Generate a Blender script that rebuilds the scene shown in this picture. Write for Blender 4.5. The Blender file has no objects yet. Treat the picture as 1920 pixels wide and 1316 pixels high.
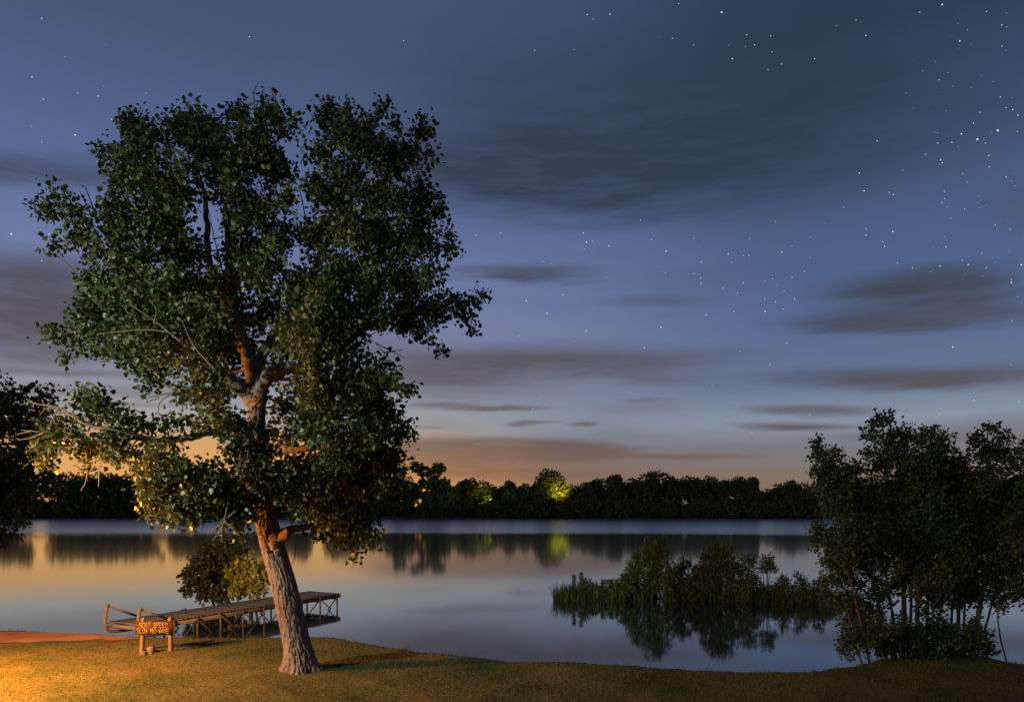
import bpy, math, random
import numpy as np
from mathutils import Vector, noise as mnoise

R = math.radians
rng = np.random.default_rng(7)
random.seed(7)
scene = bpy.context.scene
COL = scene.collection

# ------------------------------------------------------------------ camera
CAM_Z = 4.3            # eye height above the water
F = 1297.0             # focal length in photo pixels (1920 wide)
HZ = 952.0             # photo row of the horizon
cam_d = bpy.data.cameras.new('camera')
cam = bpy.data.objects.new('camera', cam_d)
COL.objects.link(cam)
cam.location = (0, 0, CAM_Z)
cam.rotation_euler = (R(90), 0, 0)
cam_d.sensor_width = 36.0
cam_d.lens = 36.0 * F / 1920.0
cam_d.shift_y = (HZ - 658.0) / 1920.0
cam_d.clip_start = 0.1
cam_d.clip_end = 9000
scene.camera = cam


def P(px, py, d):
    return Vector(((px - 960.0) / F * d, d, CAM_Z - (py - HZ) / F * d))


# ------------------------------------------------------------------ world
def build_world():
    w = bpy.data.worlds.new('World')
    scene.world = w
    w.use_nodes = True
    nt = w.node_tree
    nt.nodes.clear()
    L = nt.links

    def put(sock, v):
        if isinstance(v, (int, float)):
            sock.default_value = v
        elif isinstance(v, tuple):
            sock.default_value = v
        else:
            L.new(v, sock)

    def M(op, a, b=0.0, c=0.0, clamp=False):
        n = nt.nodes.new('ShaderNodeMath')
        n.operation = op
        n.use_clamp = clamp
        put(n.inputs[0], a); put(n.inputs[1], b); put(n.inputs[2], c)
        return n.outputs[0]

    def MR(v, a, b, c, d, smooth=True):
        n = nt.nodes.new('ShaderNodeMapRange')
        n.interpolation_type = 'SMOOTHSTEP' if smooth else 'LINEAR'
        put(n.inputs['Value'], v)
        n.inputs['From Min'].default_value = a
        n.inputs['From Max'].default_value = b
        n.inputs['To Min'].default_value = c
        n.inputs['To Max'].default_value = d
        return n.outputs['Result']

    def ramp(v, stops):
        n = nt.nodes.new('ShaderNodeValToRGB')
        n.color_ramp.interpolation = 'B_SPLINE' if len(stops) > 5 else 'EASE'
        n.color_ramp.interpolation = 'LINEAR'
        e = n.color_ramp.elements
        while len(e) < len(stops):
            e.new(0.5)
        for i, (p, c) in enumerate(stops):
            e[i].position = p
            e[i].color = (c[0], c[1], c[2], 1)
        put(n.inputs[0], v)
        return n.outputs[0]

    def mix(f, a, b):
        n = nt.nodes.new('ShaderNodeMix')
        n.data_type = 'RGBA'
        put(n.inputs[0], f); put(n.inputs[6], a); put(n.inputs[7], b)
        return n.outputs[2]

    def lin(r, g, b):
        def f(c):
            c /= 255.0
            return c / 12.92 if c <= 0.04045 else ((c + 0.055) / 1.055) ** 2.4
        return (f(r), f(g), f(b))

    tc = nt.nodes.new('ShaderNodeTexCoord')
    sep = nt.nodes.new('ShaderNodeSeparateXYZ')
    L.new(tc.outputs['Generated'], sep.inputs[0])
    X, Y, Z = sep.outputs
    az = M('MULTIPLY', M('ARCTAN2', X, Y), 57.29578)
    el = M('MULTIPLY', M('ARCSINE', Z, clamp=False), 57.29578)
    ela = M('ABSOLUTE', el)
    e90 = M('DIVIDE', ela, 90.0)

    def st(lst):
        return [(e / 90.0, lin(*c)) for e, c in lst]
    right = ramp(e90, st([(0, (122, 102, 86)), (2.4, (132, 114, 100)), (4.6, (122, 122, 130)), (6.5, (136, 147, 164)), (9.5, (100, 116, 146)),
                          (14, (86, 104, 144)), (20, (76, 94, 132)), (26, (62, 80, 112)), (32, (45, 62, 86)), (60, (36, 48, 70)), (90, (32, 44, 66))]))
    left = ramp(e90, st([(0, (240, 168, 84)), (3.0, (232, 168, 98)), (5.0, (214, 162, 106)), (6.4, (170, 163, 156)), (8.4, (150, 153, 164)), (11, (128, 132, 158)),
                         (17, (113, 125, 166)), (24, (88, 104, 146)), (32, (69, 86, 119)), (60, (50, 64, 94)), (90, (32, 44, 66))]))
    d = M('MULTIPLY', M('ADD', az, 24.0), 0.0174533)
    t = MR(M('COSINE', d), 0.66, 1.0, 0.0, 1.0)
    tl = MR(M('COSINE', d), 0.86, 1.0, 0.0, 1.0)
    hi = MR(ela, 5.0, 13.0, 0.0, 1.0)
    t = M('ADD', M('MULTIPLY', tl, M('SUBTRACT', 1.0, hi)), M('MULTIPLY', t, hi))
    base = mix(t, right, left)
    # warm town glow low in the west
    g = M('MULTIPLY', MR(M('COSINE', M('MULTIPLY', M('ADD', az, 12.0), 0.0174533)), 0.86, 1.0, 0, 1), MR(ela, 0.0, 6.5, 1.0, 0.0))
    base = mix(M('MULTIPLY', g, 0.15), base, (0.56, 0.29, 0.115, 1))
    # dusk Nishita sky adds its own twilight tint
    sky = nt.nodes.new('ShaderNodeTexSky')
    sky.sky_type = 'NISHITA'
    sky.sun_disc = False
    sky.sun_elevation = R(-6.0)
    sky.sun_rotation = R(-24.0)
    addn = nt.nodes.new('ShaderNodeMix')
    addn.data_type = 'RGBA'
    addn.blend_type = 'ADD'
    addn.inputs[0].default_value = 0.03
    L.new(base, addn.inputs[6]); L.new(sky.outputs[0], addn.inputs[7])
    base = addn.outputs[2]

    # clouds, laid out by compass bearing and elevation
    comb = nt.nodes.new('ShaderNodeCombineXYZ')
    put(comb.inputs[0], M('MULTIPLY', az, 0.045)); put(comb.inputs[1], M('MULTIPLY', el, 0.30))

    def nz(scale, seed, det=3.0):
        n = nt.nodes.new('ShaderNodeTexNoise')
        n.noise_dimensions = '3D'
        n.inputs['Scale'].default_value = scale
        n.inputs['Detail'].default_value = det
        n.inputs['Roughness'].default_value = 0.5
        o = nt.nodes.new('ShaderNodeVectorMath')
        o.operation = 'ADD'
        L.new(comb.outputs[0], o.inputs[0])
        o.inputs[1].default_value = (seed * 3.1, seed * 1.7, seed)
        L.new(o.outputs[0], n.inputs['Vector'])
        return n.outputs['Fac']
    fine = nt.nodes.new('ShaderNodeTexNoise')
    fine.inputs['Scale'].default_value = 1.0
    fine.inputs['Detail'].default_value = 5.0
    fine.inputs['Roughness'].default_value = 0.6
    cf = nt.nodes.new('ShaderNodeCombineXYZ')
    put(cf.inputs[0], M('MULTIPLY', az, 0.16)); put(cf.inputs[1], M('MULTIPLY', el, 1.05)); cf.inputs[2].default_value = 3.3
    L.new(cf.outputs[0], fine.inputs['Vector'])
    n4 = fine.outputs['Fac']
    n1 = nz(1.0, 1.0); n2 = nz(1.0, 5.0); n3 = nz(0.9, 9.0, 4.0)
    azw = M('ADD', az, M('MULTIPLY', M('SUBTRACT', n1, 0.5), 12.0))
    elw = M('ADD', M('ADD', el, M('MULTIPLY', M('SUBTRACT', n4, 0.5), M('MINIMUM', M('MULTIPLY', ela, 0.10), 1.6))), M('MULTIPLY', M('SUBTRACT', n2, 0.5), M('MINIMUM', M('MULTIPLY', ela, 0.13), 1.7)))

    def pe(px, py):
        a = math.atan((px - 960) / F)
        return math.degrees(a), math.degrees(math.atan((HZ - py) / F * math.cos(a)))
    # px, py, half width, half height (photo pixels), strength, softness
    CL = [(1060, 315, 430, 85, 1.0, .8), (1480, 190, 330, 110, .75, 1.2), (1000, 190, 300, 90, .55, 1.2), (1300, 280, 380, 95, .7, 1.2), (960, 345, 250, 36, .45, 1.0),
          (1700, 548, 165, 38, .98, .7), (1640, 606, 170, 20, .9, .8), (1840, 580, 120, 22, .6, 1),
          (970, 513, 160, 18, .75, .8), (1210, 572, 110, 14, .4, 1),
          (1010, 680, 370, 34, .95, .9), (840, 700, 220, 48, .85, 1), (1250, 710, 150, 14, .45, 1),
          (1700, 710, 230, 19, .95, .8),
          (900, 768, 120, 6.5, .95, .8), (800, 762, 90, 7, .8, 1), (1530, 768, 140, 10, .85, .9), (1490, 796, 120, 7, .85, .9), (1690, 820, 160, 8, .5, 1),
          (1015, 797, 40, 5, .8, .8), (1090, 796, 28, 4, .8, .8), (830, 805, 50, 4, .6, 1),
          (990, 848, 290, 29, 1.0, .32), (850, 852, 200, 32, .95, .35), (840, 862, 180, 32, .97, .8), (960, 888, 330, 20, .9, .9), (1290, 856, 150, 7, .85, .8), (1200, 750, 60, 4, .4, 1),
          (40, 330, 220, 26, .75, 1), (40, 590, 200, 70, .98, .8), (230, 560, 120, 40, .5, 1), (60, 510, 120, 24, .7, 1),
          (100, 700, 170, 8, .6, 1), (150, 735, 190, 12, .5, 1), (50, 665, 160, 12, .5, 1), (250, 760, 120, 6, .5, 1),
          (560, 650, 200, 20, .5, 1), (-300, 450, 200, 40, .7, 1), (2300, 400, 240, 60, .7, 1), (2200, 700, 200, 20, .7, 1), (-350, 700, 240, 20, .7, 1)]
    keep = None
    wv = nt.nodes.new('ShaderNodeCombineXYZ')
    put(wv.inputs[0], azw); put(wv.inputs[1], elw)
    for (px, py, hw, hh, s, soft) in CL:
        a0, e0 = pe(px, py)
        mp = nt.nodes.new('ShaderNodeMapping')
        mp.vector_type = 'TEXTURE'
        mp.inputs['Location'].default_value = (a0, e0, 0)
        kk = (HZ - py) / F; ar = math.radians(a0)
        mp.inputs['Rotation'].default_value = (0, 0, math.atan(-kk * math.sin(ar) / (1 + (kk * math.cos(ar)) ** 2)))
        mp.inputs['Scale'].default_value = (hw / F * 57.3 * 0.85, hh / F * 57.3, 1)
        L.new(wv.outputs[0], mp.inputs[0])
        ln = nt.nodes.new('ShaderNodeVectorMath')
        ln.operation = 'LENGTH'
        L.new(mp.outputs[0], ln.inputs[0])
        m = MR(ln.outputs['Value'], max(0.1, 0.80 - 0.7 * soft), 1.0 + 0.55 * soft, 1.0 - s, 1.0)
        keep = m if keep is None else M('MULTIPLY', keep, m)
    # thin streaks everywhere else, so the sky goes on outside the frame
    streak = M('MULTIPLY', MR(n3, 0.50, 0.72, 0.0, 0.38), MR(ela, 1.0, 26.0, 1.0, 0.15))
    keep = M('MULTIPLY', keep, M('SUBTRACT', 1.0, streak))
    cl = M('MULTIPLY', M('SUBTRACT', 1.0, keep), MR(n4, 0.25, 0.7, 0.78, 1.12), clamp=True)
    cr = ramp(e90, st([(0, (138, 104, 80)), (3.0, (128, 100, 84)), (6.0, (98, 86, 88)), (10, (82, 80, 92)), (16, (64, 68, 78)),
                       (24, (46, 60, 74)), (34, (42, 57, 72)), (60, (38, 46, 62))]))
    clf = ramp(e90, st([(0, (176, 120, 74)), (3.0, (160, 114, 80)), (6.0, (126, 108, 104)), (10, (100, 92, 98)), (13, (88, 82, 88)), (16, (76, 70, 76)),
                        (24, (54, 62, 80)), (34, (52, 62, 80)), (60, (38, 46, 62))]))
    ccol = mix(t, cr, clf)
    col = mix(M('MULTIPLY', cl, 0.94), base, ccol)
    bg = nt.nodes.new('ShaderNodeBackground')
    L.new(col, bg.inputs[0])
    bg.inputs[1].default_value = 1.0
    out = nt.nodes.new('ShaderNodeOutputWorld')
    L.new(bg.outputs[0], out.inputs[0])


build_world()
scene.world.cycles.sampling_method = 'MANUAL'
scene.world.cycles.sample_map_resolution = 512

# weak added fill from the left behind the camera, lifts the dark foliage (the one sun lamp, turned down for night)
sd = bpy.data.lights.new('sun', 'SUN')
sd.energy = 0.26
sd.angle = R(8)
sd.color = (1.0, 0.97, 0.84)
so = bpy.data.objects.new('sun', sd)
COL.objects.link(so)
so.rotation_euler = Vector((0.62, 0.77, -0.17)).to_track_quat('-Z', 'Y').to_euler()

scene.render.engine = 'CYCLES'
scene.view_settings.view_transform = 'Standard'
scene.view_settings.look = 'None'
scene.view_settings.exposure = 0
scene.view_settings.gamma = 1
scene.cycles.max_bounces = 6
scene.cycles.transparent_max_bounces = 6
scene.cycles.sample_clamp_indirect = 3


# ------------------------------------------------------------------ materials
def mat(name, col, rough=0.7, spec=0.3, var=None, scale=8.0, bump=0.0, bscale=30.0, island=0.0, trans=0.0, stretch=None, metal=0.0):
    m = bpy.data.materials.new(name)
    m.use_nodes = True
    nt = m.node_tree
    L = nt.links
    b = nt.nodes['Principled BSDF']
    b.inputs['Roughness'].default_value = rough
    b.inputs['Specular IOR Level'].default_value = spec
    b.inputs['Metallic'].default_value = metal
    tc = nt.nodes.new('ShaderNodeTexCoord')
    vec = tc.outputs['Object']
    if stretch:
        mp = nt.nodes.new('ShaderNodeMapping')
        mp.inputs['Scale'].default_value = stretch
        L.new(vec, mp.inputs[0])
        vec = mp.outputs[0]
    c = None
    if var is not None:
        n = nt.nodes.new('ShaderNodeTexNoise')
        n.inputs['Scale'].default_value = scale
        n.inputs['Detail'].default_value = 5
        L.new(vec, n.inputs['Vector'])
        r = nt.nodes.new('ShaderNodeValToRGB')
        r.color_ramp.elements[0].position = 0.36
        r.color_ramp.elements[1].position = 0.66
        r.color_ramp.elements[0].color = (*col, 1)
        r.color_ramp.elements[1].color = (*var, 1)
        L.new(n.outputs['Fac'], r.inputs[0])
        c = r.outputs[0]
    if island > 0:
        g = nt.nodes.new('ShaderNodeNewGeometry')
        mr = nt.nodes.new('ShaderNodeMapRange')
        mr.inputs['To Min'].default_value = 1 - island
        mr.inputs['To Max'].default_value = 1 + island
        L.new(g.outputs['Random Per Island'], mr.inputs['Value'])
        mx = nt.nodes.new('ShaderNodeVectorMath')
        mx.operation = 'SCALE'
        if c is None:
            mx.inputs[0].default_value = col
        else:
            L.new(c, mx.inputs[0])
        L.new(mr.outputs[0], mx.inputs['Scale'])
        c = mx.outputs[0]
    if c is None:
        b.inputs['Base Color'].default_value = (*col, 1)
    else:
        L.new(c, b.inputs['Base Color'])
    if bump > 0:
        n = nt.nodes.new('ShaderNodeTexNoise')
        n.inputs['Scale'].default_value = bscale
        n.inputs['Detail'].default_value = 6
        L.new(vec, n.inputs['Vector'])
        bp = nt.nodes.new('ShaderNodeBump')
        bp.inputs['Strength'].default_value = bump
        bp.inputs['Distance'].default_value = 0.03
        L.new(n.outputs['Fac'], bp.inputs['Height'])
        L.new(bp.outputs[0], b.inputs['Normal'])
    if trans > 0:
        out = nt.nodes['Material Output']
        tr = nt.nodes.new('ShaderNodeBsdfTranslucent')
        if c is None:
            tr.inputs[0].default_value = (*col, 1)
        else:
            L.new(c, tr.inputs[0])
        ms = nt.nodes.new('ShaderNodeMixShader')
        ms.inputs[0].default_value = trans
        L.new(b.outputs[0], ms.inputs[1]); L.new(tr.outputs[0], ms.inputs[2])
        L.new(ms.outputs[0], out.inputs[0])
    return m


MAT = {}
MAT['cottonwood_leaf'] = mat('cottonwood_leaf', (0.052, 0.072, 0.018), 0.45, 0.45, (0.090, 0.098, 0.028), 0.9, island=0.45, trans=0.22)
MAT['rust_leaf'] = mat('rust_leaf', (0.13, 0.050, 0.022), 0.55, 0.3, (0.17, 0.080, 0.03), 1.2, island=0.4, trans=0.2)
MAT['willow_leaf'] = mat('willow_leaf', (0.040, 0.050, 0.017), 0.6, 0.25, (0.068, 0.072, 0.025), 0.8, island=0.4, trans=0.15)
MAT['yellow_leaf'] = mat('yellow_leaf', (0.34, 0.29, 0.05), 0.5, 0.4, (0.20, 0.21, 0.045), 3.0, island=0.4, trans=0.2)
MAT['islet_leaf'] = mat('islet_leaf', (0.085, 0.14, 0.042), 0.55, 0.3, (0.12, 0.16, 0.05), 0.9, island=0.4, trans=0.2)
MAT['dark_leaf'] = mat('dark_leaf', (0.050, 0.045, 0.020), 0.6, 0.3, (0.040, 0.055, 0.022), 0.7, island=0.4, trans=0.1)
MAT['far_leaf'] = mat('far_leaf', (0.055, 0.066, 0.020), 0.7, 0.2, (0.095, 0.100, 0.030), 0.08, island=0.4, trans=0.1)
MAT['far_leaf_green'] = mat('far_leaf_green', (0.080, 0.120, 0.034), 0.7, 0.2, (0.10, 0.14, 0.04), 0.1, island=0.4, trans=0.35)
MAT['bark'] = mat('bark', (0.140, 0.092, 0.075), 0.95, 0.1, (0.22, 0.155, 0.135), 7.0, 0.6, 30, stretch=(1, 1, 0.25))
MAT['branch_bark'] = mat('branch_bark', (0.15, 0.105, 0.082), 0.9, 0.12, (0.23, 0.17, 0.14), 6.0, 0.4, 40)
MAT['dark_bark'] = mat('dark_bark', (0.055, 0.040, 0.032), 0.9, 0.15, (0.10, 0.075, 0.06), 5.0, 0.4, 40)
MAT['dead_twig'] = mat('dead_twig', (0.20, 0.14, 0.105), 0.85, 0.15, (0.13, 0.095, 0.075), 12.0)
MAT['dock_wood'] = mat('dock_wood', (0.150, 0.105, 0.075), 0.8, 0.2, (0.21, 0.155, 0.115), 5.0, 0.4, 40, island=0.0)
MAT['dock_deck'] = mat('dock_deck', (0.115, 0.095, 0.080), 0.75, 0.25, (0.17, 0.14, 0.12), 3.0, 0.4, 40)
MAT['dock_steel'] = mat('dock_steel', (0.115, 0.070, 0.048), 0.65, 0.3, (0.075, 0.05, 0.04), 12.0)
MAT['sign_board'] = mat('sign_board', (0.085, 0.026, 0.012), 0.75, 0.2, (0.055, 0.017, 0.009), 6.0, 0.4, 30, stretch=(1, 1, 6))
MAT['sign_post'] = mat('sign_post', (0.26, 0.135, 0.07), 0.8, 0.2, (0.19, 0.095, 0.05), 6.0, 0.4, 30, stretch=(5, 5, 1))
MAT['sign_letter'] = mat('sign_letter', (0.46, 0.31, 0.07), 0.75, 0.15, (0.36, 0.24, 0.05), 30.0)
MAT['stone'] = mat('stone', (0.19, 0.115, 0.075), 0.85, 0.2, (0.12, 0.075, 0.05), 6.0, 0.6, 25)
MAT['mud'] = mat('mud', (0.035, 0.028, 0.020), 0.9, 0.2, (0.055, 0.045, 0.03), 2.0, 0.4, 10)
MAT['grass'] = mat('grass', (0.070, 0.092, 0.020), 0.8, 0.15, (0.150, 0.125, 0.042), 0.45, island=0.25, trans=0.2)
MAT['reed'] = mat('reed', (0.05, 0.075, 0.025), 0.7, 0.2, (0.075, 0.085, 0.03), 1.0, island=0.4, trans=0.15)
MAT['lamp_metal'] = mat('lamp_metal', (0.06, 0.06, 0.06), 0.5, 0.5, metal=0.6)
MAT['path'] = mat('path', (0.27, 0.13, 0.070), 0.95, 0.1, (0.36, 0.18, 0.10), 1.6, 0.6, 25)


def ground_mat():
    m = bpy.data.materials.new('turf_soil')
    m.use_nodes = True
    nt = m.node_tree; L = nt.links
    b = nt.nodes['Principled BSDF']
    b.inputs['Roughness'].default_value = 0.95
    b.inputs['Specular IOR Level'].default_value = 0.1
    tc = nt.nodes.new('ShaderNodeTexCoord')
    n1 = nt.nodes.new('ShaderNodeTexNoise'); n1.inputs['Scale'].default_value = 0.5; n1.inputs['Detail'].default_value = 6
    n2 = nt.nodes.new('ShaderNodeTexNoise'); n2.inputs['Scale'].default_value = 9; n2.inputs['Detail'].default_value = 6
    L.new(tc.outputs['Object'], n1.inputs['Vector']); L.new(tc.outputs['Object'], n2.inputs['Vector'])
    r = nt.nodes.new('ShaderNodeValToRGB')
    e = r.color_ramp.elements
    e[0].position = 0.35; e[0].color = (0.042, 0.058, 0.014, 1)
    e[1].position = 0.68; e[1].color = (0.165, 0.115, 0.050, 1)
    k = e.new(0.5); k.color = (0.11, 0.092, 0.03, 1)
    a = nt.nodes.new('ShaderNodeMath'); a.operation = 'MULTIPLY_ADD'; a.inputs[1].default_value = 0.4
    L.new(n2.outputs['Fac'], a.inputs[0])
    s = nt.nodes.new('ShaderNodeMath'); s.operation = 'MULTIPLY_ADD'; s.inputs[1].default_value = 0.6; s.inputs[2].default_value = 0
    L.new(n1.outputs['Fac'], s.inputs[0]); L.new(s.outputs[0], a.inputs[2])
    L.new(a.outputs[0], r.inputs[0]); L.new(r.outputs[0], b.inputs['Base Color'])
    bp = nt.nodes.new('ShaderNodeBump'); bp.inputs['Strength'].default_value = 0.8; bp.inputs['Distance'].default_value = 0.05
    L.new(n2.outputs['Fac'], bp.inputs['Height']); L.new(bp.outputs[0], b.inputs['Normal'])
    return m


MAT['turf'] = ground_mat()


def water_mat():
    m = bpy.data.materials.new('lake_water')
    m.use_nodes = True
    nt = m.node_tree; L = nt.links
    b = nt.nodes['Principled BSDF']
    b.inputs['Base Color'].default_value = (0.022, 0.038, 0.040, 1)
    b.inputs['IOR'].default_value = 2.1
    b.inputs['Specular IOR Level'].default_value = 0.75
    tc = nt.nodes.new('ShaderNodeTexCoord')
    mp = nt.nodes.new('ShaderNodeMapping'); mp.inputs['Scale'].default_value = (0.012, 0.05, 1)
    L.new(tc.outputs['Object'], mp.inputs[0])
    n = nt.nodes.new('ShaderNodeTexNoise'); n.inputs['Scale'].default_value = 1.0; n.inputs['Detail'].default_value = 3
    L.new(mp.outputs[0], n.inputs['Vector'])
    sep = nt.nodes.new('ShaderNodeSeparateXYZ'); L.new(tc.outputs['Object'], sep.inputs[0])
    ad = nt.nodes.new('ShaderNodeMath'); ad.operation = 'MULTIPLY_ADD'; ad.inputs[1].default_value = 34.0
    L.new(n.outputs['Fac'], ad.inputs[0]); L.new(sep.outputs[1], ad.inputs[2])
    # wind-ruffled band on the far half of the lake, calm water nearer
    r = nt.nodes.new('ShaderNodeValToRGB')
    e = r.color_ramp.elements
    mr = nt.nodes.new('ShaderNodeMapRange'); mr.inputs['From Max'].default_value = 300.0
    L.new(ad.outputs[0], mr.inputs['Value'])
    L.new(mr.outputs[0], r.inputs[0])
    e[0].position = 0.13; e[0].color = (0.05,) * 3 + (1,)
    e[1].position = 0.48; e[1].color = (0.21,) * 3 + (1,)
    k = e.new(0.24); k.color = (0.065,) * 3 + (1,)
    k = e.new(0.405); k.color = (0.075,) * 3 + (1,)
    L.new(r.outputs[0], b.inputs['Roughness'])
    # long calm swell: mirror-like at low angles
    gl = nt.nodes.new('ShaderNodeBsdfGlossy')
    gl.inputs['Color'].default_value = (0.88, 0.98, 1.0, 1)
    L.new(r.outputs[0], gl.inputs['Roughness'])
    lw = nt.nodes.new('ShaderNodeLayerWeight')
    mf = nt.nodes.new('ShaderNodeMapRange')
    mf.inputs['From Min'].default_value = 0.78
    mf.inputs['From Max'].default_value = 0.94
    mf.inputs['To Min'].default_value = 0.08
    mf.inputs['To Max'].default_value = 0.55
    L.new(lw.outputs['Facing'], mf.inputs['Value'])
    ms = nt.nodes.new('ShaderNodeMixShader')
    L.new(mf.outputs[0], ms.inputs[0]); L.new(b.outputs[0], ms.inputs[1]); L.new(gl.outputs[0], ms.inputs[2])
    L.new(ms.outputs[0], nt.nodes['Material Output'].inputs[0])
    return m


MAT['water'] = water_mat()


def emis(name, col, s):
    m = bpy.data.materials.new(name)
    m.use_nodes = True
    nt = m.node_tree
    nt.nodes.clear()
    e = nt.nodes.new('ShaderNodeEmission'); e.inputs[0].default_value = (*col, 1); e.inputs[1].default_value = s
    o = nt.nodes.new('ShaderNodeOutputMaterial'); nt.links.new(e.outputs[0], o.inputs[0])
    m.cycles.emission_sampling = 'NONE'
    return m


# ------------------------------------------------------------------ helpers
def np_mesh(name, verts, faces, smooth=False):
    verts = np.ascontiguousarray(verts, dtype=np.float32)
    faces = np.ascontiguousarray(faces, dtype=np.int32)
    me = bpy.data.meshes.new(name)
    nv, nf, k = len(verts), len(faces), faces.shape[1]
    me.vertices.add(nv)
    me.vertices.foreach_set('co', verts.ravel())
    me.loops.add(nf * k)
    me.loops.foreach_set('vertex_index', faces.ravel())
    me.polygons.add(nf)
    me.polygons.foreach_set('loop_start', np.arange(0, nf * k, k, dtype=np.int32))
    me.polygons.foreach_set('loop_total', np.full(nf, k, dtype=np.int32))
    if smooth:
        me.polygons.foreach_set('use_smooth', np.ones(nf, dtype=bool))
    me.update(calc_edges=True)
    me.validate()
    return me


class MB:
    """collects quads (triangles repeat their last vertex elsewhere)"""
    def __init__(self):
        self.v = []; self.f = []; self.n = 0

    def add(self, v, f):
        v = np.asarray(v, dtype=np.float32).reshape(-1, 3)
        self.v.append(v); self.f.append(np.asarray(f, dtype=np.int32) + self.n)
        self.n += len(v)

    def box(self, c, s, rz=0.0, taper=1.0):
        x, y, z = s[0] / 2, s[1] / 2, s[2] / 2
        pts = []
        for k, q in ((-z, 1.0), (z, taper)):
            for a, b in ((-x, -y), (x, -y), (x, y), (-x, y)):
                a *= q; b *= q
                pts.append((c[0] + a * math.cos(rz) - b * math.sin(rz), c[1] + a * math.sin(rz) + b * math.cos(rz), c[2] + k))
        self.add(pts, [(0, 3, 2, 1), (4, 5, 6, 7), (0, 1, 5, 4), (1, 2, 6, 5), (2, 3, 7, 6), (3, 0, 4, 7)])

    def tube(self, pts, rad, sides=6, cap=True):
        v, f = tube(pts, rad, sides, cap)
        self.add(v, f)

    def beam(self, a, b, w, h):
        a = Vector(a); b = Vector(b)
        d = (b - a).normalized()
        up = Vector((0, 0, 1)) if abs(d.z) < 0.95 else Vector((0, 1, 0))
        s = d.cross(up).normalized(); u = s.cross(d)
        pts = []
        for p in (a, b):
            for i, j in ((-1, -1), (1, -1), (1, 1), (-1, 1)):
                pts.append(p + s * (i * w / 2) + u * (j * h / 2))
        self.add([tuple(p) for p in pts], [(0, 1, 2, 3), (4, 7, 6, 5), (0, 4, 5, 1), (1, 5, 6, 2), (2, 6, 7, 3), (3, 7, 4, 0)])

    def mesh(self, name, smooth=False):
        return np_mesh(name, np.concatenate(self.v), np.concatenate(self.f), smooth)


def tube(pts, rad, sides=6, cap=True):
    pts = [Vector(p) for p in pts]
    n = len(pts)
    V = []
    t0 = (pts[1] - pts[0]).normalized()
    ref = Vector((0, 0, 1)) if abs(t0.z) < 0.9 else Vector((1, 0, 0))
    s = t0.cross(ref).normalized()
    for i in range(n):
        t = (pts[min(i + 1, n - 1)] - pts[max(i - 1, 0)]).normalized()
        s = (s - t * s.dot(t))
        s = s.normalized() if s.length > 1e-5 else t.orthogonal().normalized()
        u = t.cross(s)
        for k in range(sides):
            a = 2 * math.pi * k / sides
            V.append(pts[i] + (s * math.cos(a) + u * math.sin(a)) * rad[i])
    Fq = []
    for i in range(n - 1):
        for k in range(sides):
            k2 = (k + 1) % sides
            Fq.append((i * sides + k, i * sides + k2, (i + 1) * sides + k2, (i + 1) * sides + k))
    if cap:
        V.append(pts[-1] + (pts[-1] - pts[-2]).normalized() * rad[-1] * 0.6)
        c = len(V) - 1
        b = (n - 1) * sides
        for k in range(0, sides - 1, 2):
            Fq.append((b + k, b + k + 1, b + (k + 2) % sides, c))
    return np.array([tuple(p) for p in V], dtype=np.float32), np.array(Fq, dtype=np.int32)


def roughen(me, amp, freq, seed=0.0):
    for v in me.vertices:
        n_ = mnoise.noise_vector(v.co * freq + Vector((seed, 0, 0)))
        v.co += n_ * amp + mnoise.noise_vector(v.co * freq * 3) * amp * 0.5
    return me


def spline(pts, n):
    """Catmull-Rom through pts, n samples per span"""
    pts = [Vector(p) for p in pts]
    q = [pts[0] * 2 - pts[1]] + pts + [pts[-1] * 2 - pts[-2]]
    out = []
    for i in range(1, len(q) - 2):
        for k in range(n):
            t = k / n
            a, b, c, d = q[i - 1], q[i], q[i + 1], q[i + 2]
            out.append(0.5 * ((2 * b) + (c - a) * t + (2 * a - 5 * b + 4 * c - d) * t * t + (3 * b - a - 3 * c + d) * t ** 3))
    out.append(pts[-1])
    return out


def lerp_list(vals, n):
    out = []
    for i in range(len(vals) - 1):
        for k in range(n):
            out.append(vals[i] + (vals[i + 1] - vals[i]) * k / n)
    out.append(vals[-1])
    return out


def tag(o, label=None, cat=None, group=None, kind=None):
    if label: o['label'] = label
    if cat: o['category'] = cat
    if group: o['group'] = group
    if kind: o['kind'] = kind
    return o


def obj(name, me, material, parent=None):
    o = bpy.data.objects.new(name, me)
    COL.objects.link(o)
    if me is not None and material is not None and len(me.materials) == 0:
        me.materials.append(material)
    if parent is not None:
        o.parent = parent
    return o


def thing(name, loc, label, cat, group=None, rz=0.0):
    o = bpy.data.objects.new(name, None)
    o.empty_display_size = 0.2
    COL.objects.link(o)
    o.location = loc
    o.rotation_euler = (0, 0, rz)
    tag(o, label, cat, group)
    return o


def unit(a):
    return a / np.maximum(np.linalg.norm(a, axis=1, keepdims=True), 1e-9)


LEAF_ROUND = np.array([(0, 0, 0), (.44, .16, .10), (.40, .58, .09), (0, 1, -.06), (-.40, .58, .09), (-.44, .16, .10)], dtype=np.float32)
LEAF_NARROW = np.array([(0, 0, 0), (.16, .25, .04), (.14, .65, .03), (0, 1, -.08), (-.14, .65, .03), (-.16, .25, .04)], dtype=np.float32)
LEAF_Q = np.array([(0, 1, 2, 3), (0, 3, 4, 5)], dtype=np.int32)


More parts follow.
